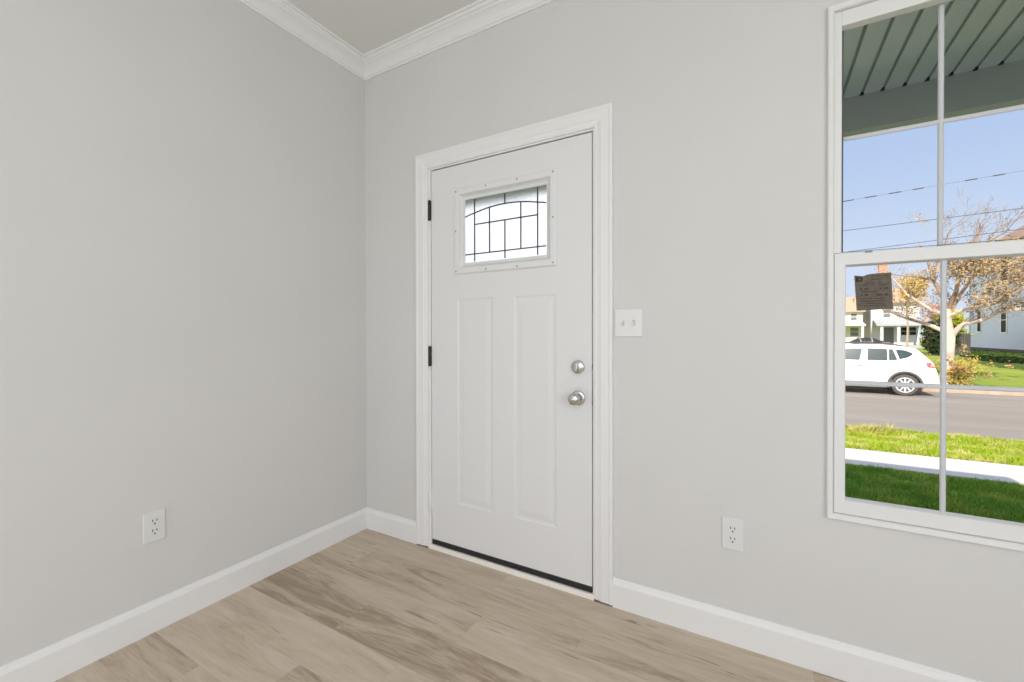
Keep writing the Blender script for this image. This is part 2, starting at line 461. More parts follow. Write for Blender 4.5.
# door casing with jamb and threshold
cas = thing('trim_3', (0.972, 0, 0), 'white door casing around the entry door', 'door casing', kind='structure')
XI, XO, ZI = 0.4980, 1.4430, 2.0718
prof = [(0, 0), (0, 0.010), (0.010, 0.0115), (0.013, 0.0095), (0.020, 0.0120), (0.026, 0.0125), (0.030, 0.0150), (0.066, 0.0155), (0.070, 0.018), (0.081, 0.018), (0.083, 0.016), (0.083, 0)]
secs = []
Z0 = 0.007
for fx, fz in ((lambda a: XI - a, lambda a: Z0), (lambda a: XI - a, lambda a: ZI + a), (lambda a: XO + a, lambda a: ZI + a), (lambda a: XO + a, lambda a: Z0)):
    secs.append([(fx(a), -t, fz(a)) for a, t in prof])
MB().sweep(secs).build('casing_boards', M['trim'], cas)
j = MB()
j.box(0.490, 0.510, 0.0, 0.12, 0.0, 2.0640).box(1.4335, 1.452, 0.0, 0.12, 0, 2.0640).box(0.490, 1.452, 0.0, 0.12, 2.0640, 2.078)
j.box(0.510, 0.524, 0.047, 0.06, 0.02, 2.0655).box(1.420, 1.4335, 0.047, 0.06, 0.02, 2.0655).box(0.51, 1.4335, 0.047, 0.06, 2.052, 2.0655)
j.build('jamb', M['trim'], cas)
MB().box(XI - 0.083, XI, -0.0155, -0.001, 0.0, 0.0065).box(XO, XO + 0.083, -0.0155, -0.001, 0.0, 0.0065).build('casing_foot_gap', M['dark_gap'], cas)
MB().prism([(-0.013, 0.0), (-0.013, 0.018), (-0.009, 0.0215), (0.11, 0.0215), (0.14, 0.0)], 0.4995, 1.4425, 'x').build('threshold', M['threshold'], cas)

# ------------------------------------------------------------------ entry door
D0, D1, DZ0, DZ1d = 0.5145, 1.4285, 0.0500, 2.0572
door = thing('door_1', (0.972, 0, 0.05), 'white entry door with small leaded glass window', 'door', kind='structure')
DY0, DY1 = 0.002, 0.046
LX0, LX1, LZ0, LZ1 = 0.706, 1.240, 1.508, 1.902   # cut-out for the lite
PAN = [(0.688, 0.909, 0.273, 1.355), (1.033, 1.257, 0.273, 1.355)]
def door_face(mb, y, sgn):
    xs = sorted({D0, D1, LX0, LX1, *[p[0] for p in PAN], *[p[1] for p in PAN]})
    zs = sorted({DZ0, DZ1d, LZ0, LZ1, 0.273, 1.355})
    for i in range(len(xs) - 1):
        for k_ in range(len(zs) - 1):
            cx, cz = (xs[i] + xs[i + 1]) / 2, (zs[k_] + zs[k_ + 1]) / 2
            if LX0 < cx < LX1 and LZ0 < cz < LZ1: continue
            if any(p[0] < cx < p[1] and p[2] < cz < p[3] for p in PAN): continue
            mb.add([(xs[i], y, zs[k_]), (xs[i + 1], y, zs[k_]), (xs[i + 1], y, zs[k_ + 1]), (xs[i], y, zs[k_ + 1])], [(0, 1, 2, 3)])
    for p in PAN:
        rings = []
        for ins, dep in ((0, 0), (0.007, 0.0028), (0.013, 0.0036), (0.022, 0.0034), (0.042, 0.0010), (0.050, 0.0008)):
            rings.append([(p[0] + ins, y + sgn * dep, p[2] + ins), (p[1] - ins, y + sgn * dep, p[2] + ins), (p[1] - ins, y + sgn * dep, p[3] - ins), (p[0] + ins, y + sgn * dep, p[3] - ins)])
        mb.sweep(rings, caps=False)
        mb.add(rings[-1], [(0, 1, 2, 3)])
s = MB()
door_face(s, DY0, 1); door_face(s, DY1, -1)
for x in (D0, D1): s.add([(x, DY0, DZ0), (x, DY1, DZ0), (x, DY1, DZ1d), (x, DY0, DZ1d)], [(0, 1, 2, 3)])
for z in (DZ0, DZ1d): s.add([(D0, DY0, z), (D1, DY0, z), (D1, DY1, z), (D0, DY1, z)], [(0, 1, 2, 3)])
for x in (LX0, LX1): s.add([(x, DY0, LZ0), (x, DY1, LZ0), (x, DY1, LZ1), (x, DY0, LZ1)], [(0, 1, 2, 3)])
for z in (LZ0, LZ1): s.add([(LX0, DY0, z), (LX1, DY0, z), (LX1, DY1, z), (LX0, DY1, z)], [(0, 1, 2, 3)])
slab = s.build('door_slab', M['door'], door)
# lite frame: raised border, screw plugs, glass and caming
def ring(x0, x1, z0, z1, y): return [(x0, y, z0), (x1, y, z0), (x1, y, z1), (x0, y, z1)]
FX0, FX1, FZ0, FZ1 = 0.6745, 1.2625, 1.4835, 1.9300
fr = []
for ins, y in ((0, 0.0025), (0, -0.004), (0.004, -0.0085), (0.008, -0.0095), (0.027, -0.0095), (0.032, -0.0085), (0.040, 0.004), (0.045, 0.008), (0.045, 0.016), (0.03, 0.016), (0.03, 0.0025)):
    fr.append(ring(FX0 + ins, FX1 - ins, FZ0 + ins, FZ1 - ins, y))
fr.append(fr[0])
lite = MB().sweep(fr, caps=False).build('lite_frame', M['door'], door)
for x, z in [(0.690, 1.915), (0.876, 1.916), (1.056, 1.916), (1.246, 1.916), (0.689, 1.708), (1.246, 1.708), (0.689, 1.499), (0.877, 1.498), (1.056, 1.498), (1.246, 1.499)]:
    MB().lathe([(-0.0110, 0.0025), (-0.0110, 0.0042), (-0.0090, 0.0046)], (x, 0, z), 'y', 12).build('screw_plug', M['plug'], lite, smooth=True)
GX0, GX1, GZ0, GZ1 = FX0 + 0.043, FX1 - 0.043, FZ0 + 0.043, FZ1 - 0.043
B = 0.016
pane = MB().box(GX0 + B, GX1 - B, 0.0140, 0.0145, GZ0 + B, GZ1 - B).build('glass_pane', M['obscure'], door)
MB().sweep([ring(GX0 + B, GX1 - B, GZ0 + B, GZ1 - B, 0.0140), ring(GX0, GX1, GZ0, GZ1, 0.0080)], caps=False).build('bevelled_border', M['bevel_glass'], door)
c = MB()
cy0, cy1, hw_ = 0.0100, 0.0136, 0.0029
XC, ZT, ZB = 0.976, 1.866, 1.546
def vline(x, z0, z1): c.box(x - hw_, x + hw_, cy0, cy1, z0, z1)
def arch(x): return 1.8165 - 0.0215 * ((x - XC) / 0.18) ** 2 * (1.0 if abs(x - XC) < 0.19 else 0.92)
vline(0.794, ZB, ZT); vline(1.157, ZB, ZT)
vline(0.8855, 1.584, arch(0.8855)); vline(1.066, 1.584, arch(1.066))
vline(XC, arch(XC), ZT); vline(XC, ZB, 1.7355)
c.box(0.794, 1.157, cy0, cy1, 1.7355 - hw_, 1.7355 + hw_)
c.box(0.736, 1.201, cy0, cy1, 1.5840 - hw_, 1.5840 + hw_)
xs = [0.736 + (1.201 - 0.736) * i / 24 for i in range(25)]
c.sweep([[(x, cy0, arch(x) - hw_), (x, cy0, arch(x) + hw_), (x, cy1, arch(x) + hw_), (x, cy1, arch(x) - hw_)] for x in xs])
tag(c.build('lead_caming', M['came'], door), 'dark lead lines in the door glass')
# sweep
MB().box(D0 + 0.002, D1 + 0.001, 0.000, 0.040, 0.0225, 0.0505).build('door_sweep', M['rubber'], door, bevel=0.002)
# hinges
for z, m in ((1.845, 'black'), (1.0505, 'black'), (0.261, 'trim')):
    h = MB().lathe([(z - 0.056, 0.003), (z - 0.053, 0.0062), (z - 0.051, 0.0078), (z - 0.019, 0.0078), (z - 0.0185, 0.0070), (z - 0.0175, 0.0078), (z + 0.0175, 0.0078), (z + 0.0185, 0.0070), (z + 0.019, 0.0078), (z + 0.051, 0.0078), (z + 0.053, 0.0062), (z + 0.056, 0.003)], (0.5070, -0.0065, 0), 'z', 14)
    ho = h.build('hinge', M[m], door, smooth=True)
    ho['label'] = 'black hinge knuckle' if m == 'black' else 'white painted hinge knuckle'
    MB().box(0.5085, 0.5145, -0.002, 0.012, z - 0.052, z + 0.052).build('hinge_leaf', M[m], ho)
# latch edge plates
for z, hh in ((0.8835, 0.030), (1.0225, 0.012)):
    tag(MB().box(1.4292, 1.4330, 0.001, 0.028, z - hh, z + hh).build('latch_plate', M['black'], door), 'dark latch plate in the door edge')
# knob and deadbolt
KX, KZ, DBZ = 1.3645, 0.8835, 1.0225
kn = MB().lathe([(0.002, 0.0330), (-0.003, 0.0330), (-0.0065, 0.0315), (-0.0085, 0.026), (-0.0095, 0.0135), (-0.022, 0.0115), (-0.030, 0.0125), (-0.035, 0.0185), (-0.041, 0.0245), (-0.048, 0.0270), (-0.055, 0.0268), (-0.062, 0.0235), (-0.066, 0.0175), (-0.0675, 0.010)], (KX, 0, KZ), 'y', 36).build('door_knob', M['nickel'], door, smooth=True)
tag(kn, 'round satin nickel knob')
MB().lathe([(-0.0670, 0.0085), (-0.0700, 0.0080), (-0.0710, 0.0055)], (KX, 0, KZ), 'y', 20).build('lock_button', M['nickel'], kn, smooth=True)
db = MB().lathe([(0.002, 0.0300), (-0.004, 0.0300), (-0.009, 0.0285), (-0.0115, 0.0245), (-0.0125, 0.0100)], (KX, 0, DBZ), 'y', 36).build('deadbolt', M['nickel'], door, smooth=True)
tag(db, 'round satin nickel deadbolt')
t = MB()
t.prism([(KX - 0.0045, DBZ - 0.019), (KX + 0.0045, DBZ - 0.019), (KX + 0.0065, DBZ - 0.006), (KX + 0.0065, DBZ + 0.006), (KX + 0.0045, DBZ + 0.019), (KX - 0.0045, DBZ + 0.019), (KX - 0.0065, DBZ + 0.006), (KX - 0.0065, DBZ - 0.006)], -0.030, -0.0115, 'y')
t.build('thumb_turn', M['nickel'], db, bevel=0.002)

# ------------------------------------------------------------------ front window (double hung)
win = thing('window_1', (2.571, 0, 0.54), 'white double-hung window with grilles, looking onto the street', 'window', kind='structure')
OX0, OX1, OZ0, OZ1 = 2.2715, 2.8705, 0.5370, 2.2790
IX0, IX1, IZ0, IZ1 = 2.2900, 2.8520, 0.5570, 2.2600
f_ = []
for ring_ in ((OX0, OX1, OZ0, OZ1, 0.0), (OX0, OX1, OZ0, OZ1, -0.011), (OX0 + 0.004, OX1 - 0.004, OZ0 + 0.004, OZ1 - 0.004, -0.0135), (IX0 - 0.004, IX1 + 0.004, IZ0 - 0.004, IZ1 + 0.004, -0.0120), (IX0, IX1, IZ0, IZ1, -0.008), (IX0, IX1, IZ0, IZ1, 0.125), (WX0 + 0.0005, WX1 - 0.0005, WZ0 + 0.0005, WZ1 - 0.0005, 0.125), (WX0 + 0.0005, WX1 - 0.0005, WZ0 + 0.0005, WZ1 - 0.0005, 0.0)):
    f_.append(ring(*ring_))
f_.append(f_[0])
MB().sweep(f_, caps=False).build('window_frame', M['vinyl'], win)
def sash(name, x0, x1, z0, z1, gx0, gx1, gz0, gz1, y0, y1, yg):
    q = [ring(x0, x1, z0, z1, y1), ring(x0, x1, z0, z1, y0 + 0.002), ring(x0 + 0.002, x1 - 0.002, z0 + 0.002, z1 - 0.002, y0), ring(gx0 - 0.003, gx1 + 0.003, gz0 - 0.003, gz1 + 0.003, y0),
         ring(gx0 - 0.001, gx1 + 0.001, gz0 - 0.001, gz1 + 0.001, y0 + 0.003), ring(gx0 + 0.001, gx1 - 0.001, gz0 + 0.0035, gz1 - 0.002, yg), ring(gx0, gx1, gz0, gz1, yg + 0.012), ring(gx0, gx1, gz0, gz1, y1)]
    q.append(q[0])
    so = MB().sweep(q, caps=False).build(name, M['vinyl'], win)
    MB().box(gx0 - 0.0005, gx1 + 0.0005, yg + 0.004, yg + 0.006, gz0 - 0.0005, gz1 + 0.0005).build('glass_pane', M['glass'], so)
    return so
low = sash('lower_sash', 2.2920, 2.8500, 0.5580, 1.4410, 2.3245, 2.8175, 0.6075, 1.3990, 0.000, 0.034, 0.016)
upp = sash('upper_sash', 2.2910, 2.8510, 1.4020, 2.2590, 2.3195, 2.8225, 1.4360, 2.2325, 0.040, 0.074, 0.052)
def muntins(so, y, xc, zc, x0, x1, z0, z1):
    b_ = 0.0072
    MB().prism([(xc - b_, y), (xc - b_ * 0.6, y - 0.003), (xc + b_ * 0.6, y - 0.003), (xc + b_, y), (xc + b_, y + 0.003), (xc - b_, y + 0.003)], z0, z1, 'z').build('muntin', M['muntin'], so)
    MB().prism([(y, zc - b_), (y - 0.0022, zc - b_ * 0.6), (y - 0.0022, zc + b_ * 0.6), (y, zc + b_), (y + 0.0025, zc + b_), (y + 0.0025, zc - b_)], x0, x1, 'x').build('muntin', M['muntin'], so)
muntins(low, 0.0165, 2.5700, 1.0030, 2.3248, 2.8172, 0.6105, 1.3970)
muntins(upp, 0.0525, 2.5710, 1.8435, 2.3200, 2.8220, 1.4395, 2.2305)
jl = MB()
jl.box(2.2905, 2.3115, 0.004, 0.0395, 1.4425, 2.2595).box(2.8305, 2.8515, 0.004, 0.0395, 1.4425, 2.2595).box(2.3115, 2.8305, 0.004, 0.0395, 2.2095, 2.2595)
jl.build('jamb_liner', M['vinyl'], win, bevel=0.002)
MB().sweep([ring(2.3165, 2.8255, 1.4500, 2.2360, 0.0397), ring(2.3205, 2.8215, 1.4500, 2.2310, 0.0397), ring(2.3205, 2.8215, 1.4500, 2.2310, 0.0500), ring(2.3165, 2.8255, 1.4500, 2.2360, 0.0500), ring(2.3165, 2.8255, 1.4500, 2.2360, 0.0397)], caps=False).build('glazing_gasket', M['gasket'], upp)
MB().box(2.374, 2.393, -0.0025, 0.004, 1.4365, 1.4430).build('tilt_latch', M['cladding'], low, bevel=0.001)
# label on the lower pane
lab = thing('window_label', (2.40, 0.0155, 1.246), 'dark brown square energy rating label stuck on the lower window pane', 'label')
MB().prism([(2.3555, 1.2460), (2.4495, 1.2500), (2.4445, 1.3690), (2.405, 1.3685), (2.385, 1.3665), (2.372, 1.3615), (2.3485, 1.3655)], 0.0185, 0.0195, 'y').build('label_sheet', M['sticker'], lab)
pm = MB()
def ink(x0, x1, z0, z1): pm.box(x0, x1, 0.0181, 0.0184, z0, z1)
ink(2.3535, 2.3595, 1.3440, 1.3580); ink(2.3535, 2.3700, 1.3440, 1.3480); ink(2.3535, 2.3700, 1.3545, 1.3580); ink(2.3660, 2.3700, 1.3440, 1.3580)
for zz, segs in ((1.3590, ((2.394, 2.402), (2.405, 2.417), (2.428, 2.437))), (1.3480, ((2.392, 2.414),)), (1.3365, ((2.376, 2.383), (2.385, 2.390), (2.394, 2.404), (2.412, 2.420))),
                 (1.3300, ((2.371, 2.386), (2.390, 2.399), (2.413, 2.436))), (1.2760, ((2.366, 2.428),)), (1.2690, ((2.378, 2.425),)), (1.2610, ((2.374, 2.414), (2.418, 2.432))), (1.3080, ((2.368, 2.388), (2.390, 2.412))), (1.2845, ((2.364, 2.398), (2.402, 2.430)))):
    for a, b in segs: ink(a, b, zz, zz + 0.0022)
for zz, xs_ in ((1.3150, (2.365, 2.376, 2.381, 2.415, 2.426, 2.432)), (1.2940, (2.366, 2.377, 2.382, 2.408, 2.413, 2.418, 2.428, 2.433))):
    for x in xs_: ink(x, x + 0.0038, zz, zz + 0.0062)
pm.build('label_print', M['ink'], lab)

# ------------------------------------------------------------------ switch plate and outlets
sw = thing('light_switch', (1.591, 0, 1.2160), 'white two-toggle light switch plate beside the door casing', 'light switch')
MB().box(1.5330, 1.6505, -0.0060, 0.0, 1.1580, 1.2745).build('face_plate', M['plate'], sw, bevel=0.003, seg=3)
for x, up in ((1.5687, 1), (1.6147, -1)):
    MB().box(x - 0.0055, x + 0.0055, -0.0066, -0.0055, 1.2043, 1.2285).build('toggle_slot', M['grey_gap'], sw)
    MB().prism([(-0.006, 1.2163 - 0.007), (-0.006, 1.2163 + 0.007), (-0.0165, 1.2163 + 0.006 + 0.007 * up), (-0.0165, 1.2163 - 0.004 + 0.007 * up)], x - 0.0042, x + 0.0042, 'x').build('toggle', M['plate'], sw, bevel=0.001)
    for z in (1.2465, 1.1860):
        MB().lathe([(-0.0055, 0.0034), (-0.0069, 0.0030), (-0.0072, 0.0016)], (x, 0, z), 'y', 12).build('plate_screw', M['plate'], sw, smooth=True)
def outlet(name, base, face, label):
    """face(u, d, z): u along the wall, d out of the wall"""
    o = thing(name, base, label, 'outlet', 'white duplex outlets low on the walls')
    def box(u0, u1, d0, d1, z0, z1):
        a, b = face(u0, d0, z0), face(u1, d1, z1)
        return MB().box(min(a[0], b[0]), max(a[0], b[0]), min(a[1], b[1]), max(a[1], b[1]), min(a[2], b[2]), max(a[2], b[2]))
    box(-0.0365, 0.0365, 0, 0.006, -0.0595, 0.0595).build('face_plate', M['plate'], o, bevel=0.003, seg=3)
    for zc in (0.0195, -0.0195):
        # rounded receptacle face
        pts = []
        for i in range(24):
            a = 2 * PI * i / 24
            pts.append((max(-0.0165, min(0.0165, 0.0175 * math.cos(a) * 1.15)), zc + max(-0.0135, min(0.0135, 0.0175 * math.sin(a)))))
        r_ = MB().sweep([[face(u, 0.0055, z) for u, z in pts], [face(u, 0.0078, z) for u, z in pts]])
        ro = r_.build('receptacle', M['plate'], o)
        sl = MB()
        for u0, u1, z0, z1 in ((-0.0082, -0.0052, zc + 0.0005, zc + 0.0100), (0.0052, 0.0082, zc + 0.0010, zc + 0.0090), (-0.0026, 0.0026, zc - 0.0105, zc - 0.0050)):
            a, b = face(u0, 0.0070, z0), face(u1, 0.0081, z1)
            sl.box(min(a[0], b[0]), max(a[0], b[0]), min(a[1], b[1]), max(a[1], b[1]), z0 + base[2], z1 + base[2])
        sl.build('slots', M['slot'], ro)
    q = face(0, 0.006, 0)
    ax = 'y' if abs(face(0, 1, 0)[1] - q[1]) > 0.5 else 'x'
    sg = -1 if ax == 'y' else 1
    MB().lathe([(0, 0.0034), (sg * 0.0012, 0.0030), (sg * 0.0015, 0.0015)], q, ax, 12).build('plate_screw', M['plate'], o, smooth=True)
outlet('wall_outlet', (1.9845, 0, 0.4135), lambda u, d, z: (1.9845 + u, -d, 0.4135 + z), 'white outlet on the door wall, below and left of the window')
outlet('wall_outlet', (0, -1.0610, 0.4135), lambda u, d, z: (d, -1.0610 + u, 0.4135 + z), 'white outlet on the bare left wall')

# ------------------------------------------------------------------ own house outside: porch, roof, foundation
struct('foundation', MB().box(-0.25, XR + 1.2, YB - 0.25, 0.15, -0.7, -0.12), M['concrete'], 'foundation under the house', 'foundation')
struct('wall_exterior', MB().box(-3, -0.12, 0.0, 0.15, -0.7, 2.9).box(XR + 0.12, 5.6, 0.0, 0.15, -0.7, 2.9), M['siding_own'], 'outer house wall beyond the room', 'wall')
PZ, PY = 2.740, 1.800
px0, px1, pitch_ = -3.0, 5.6, 0.1066
pc = MB()
x = 2.64 - pitch_ * 53
while x < px1:
    a, b = x + 0.009, x + pitch_ - 0.009
    if b > px0:
        pc.box(max(a, px0), min(b, px1), 0.131, PY + 0.01, PZ, PZ + 0.03)
    x += pitch_
pco = struct('porch_ceiling', pc, M['porch'], 'grey-green beadboard porch ceiling seen through the upper sash', 'porch ceiling')
MB().box(px0, px1, 0.131, PY + 0.01, PZ + 0.012, PZ + 0.032).build('groove_backing', M['groove'], pco)
ge = MB()
for i in range(-30, 28):
    ge.box(2.64 + pitch_ * i - 0.011, 2.64 + pitch_ * i + 0.011, PY - 0.016, PY + 0.002, PZ - 0.0035, PZ + 0.012)
ge.build('groove_end', M['slot'], pco)
bmo = struct('porch_beam', MB().box(px0, px1, PY, PY + 0.11, 2.518, PZ + 0.04), M['beam'], 'dark grey porch beam under the beadboard ceiling', 'porch beam')
def roof():
    ev, th = 2.1, 0.10
    pts = [(2.1, 2.95), (-3.0, 5.80), (-8.2, 2.90), (-8.2, 2.80), (-3.0, 5.68), (2.1, 2.82)]
    return MB().prism(pts, -3.4, 5.30, 'x')
struct('roof', roof(), M['shingle'], 'dark shingle roof over the house and porch', 'roof')
struct('porch_fascia', MB().box(-3.2, 5.25, 1.92, 2.06, PZ + 0.04, 2.835), M['trim'], 'white soffit board over the porch beam', 'fascia')
struct('porch_floor', MB().box(-2, 5.2, 0.15, 1.75, -0.22, -0.12), M['concrete'], 'concrete porch slab outside the door', 'porch floor')

# ------------------------------------------------------------------ ground, street
GX0_, GX1_ = -60, 90
def strip(prof):
    n = len(prof)
    return MB().add([(x, y, z) for x in (GX0_, GX1_) for y, z in prof], [(i, i + 1, i + 1 + n, i + n) for i in range(n - 1)])
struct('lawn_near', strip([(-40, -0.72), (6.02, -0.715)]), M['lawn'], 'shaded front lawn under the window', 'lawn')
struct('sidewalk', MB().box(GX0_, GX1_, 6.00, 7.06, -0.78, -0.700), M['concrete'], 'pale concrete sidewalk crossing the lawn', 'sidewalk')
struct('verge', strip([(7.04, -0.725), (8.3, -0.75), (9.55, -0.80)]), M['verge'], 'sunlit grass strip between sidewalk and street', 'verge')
struct('kerb_near', MB().box(GX0_, GX1_, 9.50, 9.66, -1.0, -0.805), M['concrete'], 'near street kerb', 'kerb')
struct('road', strip([(9.6, -0.93), (14.5, -0.895), (17.3, -0.917), (19.4, -0.92)]), M['road'], 'grey asphalt street', 'road')
struct('kerb_far', MB().box(GX0_, GX1_, 19.30, 20.55, -1.0, -0.77), M['litter'], 'tan kerb and walk strewn with leaves on the far side of the street', 'kerb')
struct('lawn_far', strip([(20.4, -0.775), (24, -0.62), (30, -0.32), (60, -0.30), (160, -0.3)]), M['farlawn'], 'sunlit lawn across the street', 'lawn')

def grass(name, n, xr, yr, zf, h, m, label, tilt=0.5, wd=0.006, clump=0.5):
    rg = random.Random(len(name) * 13 + n)
    g = MB()
    for _ in range(n):
        y = rg.uniform(*yr)
        t = (y - yr[0]) / (yr[1] - yr[0])
        x = rg.uniform(xr[0][0] + (xr[1][0] - xr[0][0]) * t, xr[0][1] + (xr[1][1] - xr[0][1]) * t)
        z = zf(y)
        hh = h * rg.uniform(0.45, 1.15) * (1 + clump * math.sin(x * 3.1 + 1.7 * math.sin(y * 2.3)) * math.sin(y * 4.7 + 1.3 * math.sin(x * 1.9)))
        a = rg.uniform(0, 2 * PI)
        dx, dy = math.cos(a) * wd, math.sin(a) * wd
        lx, ly = rg.gauss(0, tilt) * hh, rg.gauss(0, tilt) * hh
        b = len(g.v)
        g.v += [(x - dx, y - dy, z), (x + dx, y + dy, z), (x + lx, y + ly, z + hh)]
        g.f.append((b, b + 1, b + 2))
    o = g.build(name, m)
    return tag(o, label, 'grass', kind='stuff')
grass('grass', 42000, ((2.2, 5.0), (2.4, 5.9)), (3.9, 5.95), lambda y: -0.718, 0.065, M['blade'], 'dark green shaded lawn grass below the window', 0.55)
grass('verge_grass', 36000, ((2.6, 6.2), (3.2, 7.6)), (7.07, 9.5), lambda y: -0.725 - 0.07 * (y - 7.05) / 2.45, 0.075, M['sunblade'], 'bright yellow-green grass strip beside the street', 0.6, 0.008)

grass('dry_grass', 1500, ((3.5, 4.1), (3.6, 4.3)), (8.8, 9.4), lambda y: -0.79, 0.12, mat('dry_straw', (0.62, 0.50, 0.20), 0.8, noise=(9, (0.40, 0.42, 0.06), (0.4, 0.6)), spec=0.1), 'clump of dry straw-coloured grass at the street edge', 0.9, 0.010)

# ------------------------------------------------------------------ foliage helpers
def leaf_cloud(mb, rg, c, r, n, size, flat=1.0):
    for _ in range(n):
        while True:
            p = Vector((rg.uniform(-1, 1), rg.uniform(-1, 1), rg.uniform(-1, 1)))
            if p.length <= 1: break
        p = Vector((c[0] + p.x * r[0], c[1] + p.y * r[1], c[2] + p.z * r[2]))
        a = Vector((rg.gauss(0, 1), rg.gauss(0, 1), rg.gauss(0, 1) * flat)).normalized()
        b = a.orthogonal().normalized()
        s_ = size * rg.uniform(0.6, 1.3)
        mb.add([p - a * s_, p + b * s_ * 0.55, p + a * s_, p - b * s_ * 0.55], [(0, 1, 2, 3)])
def grow(mb, rg, p, d, length, rad, depth, tips, spread=0.6, up=0.15):
    pts, rr = [p.copy()], [rad]
    n = 4
    for i in range(n):
        d = (d + Vector((rg.gauss(0, 0.22), rg.gauss(0, 0.22), rg.gauss(0, 0.18) + up * 0.4))).normalized()
        p = p + d * (length / n)
        pts.append(p.copy()); rr.append(rad * (1 - 0.7 * (i + 1) / n))
    mb.tube(pts, rr, 5 if rad > 0.03 else 3)
    tips.append((p.copy(), d.copy()))
    if depth > 0:
        for _ in range(rg.choice((2, 3, 3))):
            i = rg.randint(1, n)
            dd = (d + Vector((rg.gauss(0, spread), rg.gauss(0, spread), rg.gauss(0, spread) + up))).normalized()
            grow(mb, rg, pts[i], dd, length * rg.uniform(0.55, 0.8), max(rr[i] * 0.65, 0.006), depth - 1, tips, spread, up)

# ------------------------------------------------------------------ large street tree
rg = random.Random(21)
tb = (8.03, 20.9, -0.78)
tree = thing('street_tree', tb, 'pale-barked street tree with forked limbs and tan leaves behind the white car', 'tree')
ty = 20.9
K = (ty + 1.827) / (20 + 1.827)
def tp(x, z, dy=0.0):     # limb points measured in the tree's own plane
    return Vector((2.0771 + (x - 2.0771) * K, ty + dy, 1.1684 + (z - 1.1684) * K))
tr = MB()
tr.tube([(8.10, ty, -0.80), (8.14, ty, -0.55), tp(7.97, 0.0), tp(8.02, 0.6), tp(8.02, 1.05), tp(7.97, 1.6), tp(7.95, 2.1)], [0.25, 0.19, 0.155, 0.145, 0.16, 0.12, 0.10], 12)
tr.build('trunk', M['bark'], tree, smooth=True)
limbs = [
    ([(8.04, 1.02, 0), (8.18, 1.33, -.1), (8.353, 1.496, -.2), (8.703, 1.636, -.4), (8.945, 1.825, -.5), (9.195, 1.912, -.5), (9.528, 1.974, -.6), (9.947, 2.187, -.7), (10.6, 2.55, -.8)], 0.095, 'bark'),
    ([(8.00, 1.02, 0), (7.834, 1.30, .1), (7.598, 1.467, .3), (7.374, 1.582, .4), (7.033, 1.739, .5), (6.732, 1.859, .6), (6.419, 2.079, .6), (6.1, 2.4, .7)], 0.09, 'bark'),
    ([(7.97, 1.85, 0), (7.75, 1.95, -.1), (7.454, 2.046, -.2), (7.085, 2.329, -.3), (6.725, 2.664, -.4), (6.469, 3.0, -.5), (6.25, 3.3, -.6)], 0.085, 'bark'),
    ([(7.98, 1.85, 0), (8.16, 2.18, .2), (8.369, 2.588, .4), (8.677, 3.042, .5), (8.828, 3.334, .6), (9.144, 3.637, .7), (9.399, 3.877, .7), (10.0, 4.3, .8)], 0.075, 'twig'),
    ([(7.98, 1.80, 0), (8.30, 2.03, -.3), (8.634, 2.125, -.5), (8.941, 2.205, -.7), (9.206, 2.373, -.8), (9.461, 2.573, -.9), (9.844, 2.971, -1.0), (10.4, 3.4, -1.1)], 0.072, 'bark'),
    ([(7.96, 2.05, 0), (7.85, 2.6, .2), (7.65, 3.2, .3), (7.5, 3.9, .4), (7.3, 4.6, .5)], 0.085, 'twig'),
    ([(7.96, 2.05, 0), (8.1, 2.7, -.3), (8.15, 3.4, -.5), (8.4, 4.1, -.6), (8.6, 4.7, -.6)], 0.085, 'twig'),
    ([(7.65, 3.2, .3), (7.2, 3.35, .4), (6.8, 3.45, .5), (6.4, 3.55, .6)], 0.05, 'twig'),
    ([(8.4, 4.1, -.6), (8.9, 4.4, -.5), (9.4, 4.75, -.4)], 0.045, 'twig'),
    ([(8.15, 3.4, -.5), (8.5, 3.9, -.2), (8.9, 4.3, 0), (9.2, 4.7, .2)], 0.04, 'twig'),
    ([(7.65, 3.2, .3), (7.7, 3.9, .1), (7.85, 4.4, -.1), (7.9, 4.8, -.2)], 0.04, 'twig'),
]
tw, tips = MB(), []
for pts, r0, mk in limbs:
    P = [tp(*q) for q in pts]
    P = [a + Vector((0, 0, 0)) if i in (0, len(P) - 1) else a + Vector((rg.gauss(0, .012), rg.gauss(0, .02), rg.gauss(0, .012))) for i, a in enumerate(P)]
    tag(MB().tube(P, [r0 * (1 - 0.62 * i / (len(P) - 1)) for i in range(len(P))], 8).build('limb', M[mk], tree, smooth=True))
    for i in range(2, len(P)):
        for _ in range(3):
            if P[i].x < 7.6 and P[i].z > 3.0 and _ > 0: continue
            d = (P[i] - P[i - 1]).normalized() + Vector((rg.gauss(0, .6), rg.gauss(0, .6), rg.gauss(0.45, .5)))
            grow(tw, rg, P[i].lerp(P[i - 1], rg.random()), d.normalized(), rg.uniform(0.45, 0.95), 0.018, 3 if P[i].z > 3.2 and P[i].x > 7.6 and rg.random() < 0.6 else 2, tips)
tw.build('twigs', M['twig'], tree)
lf = MB()
for p, d in tips:
    if p.z < 2.0 or rg.random() < 0.25: continue
    full = 1.0 if p.x > 8.2 and p.z < 4.6 else 0.35
    if p.z > 4.45: full = 0.05
    if p.x < 7.6 and p.z > 3.6: full = 0.06
    for _ in range(int(rg.uniform(4, 11) * full + 0.5)):
        leaf_cloud(lf, rg, p, (0.20, 0.22, 0.20), 1, 0.055)
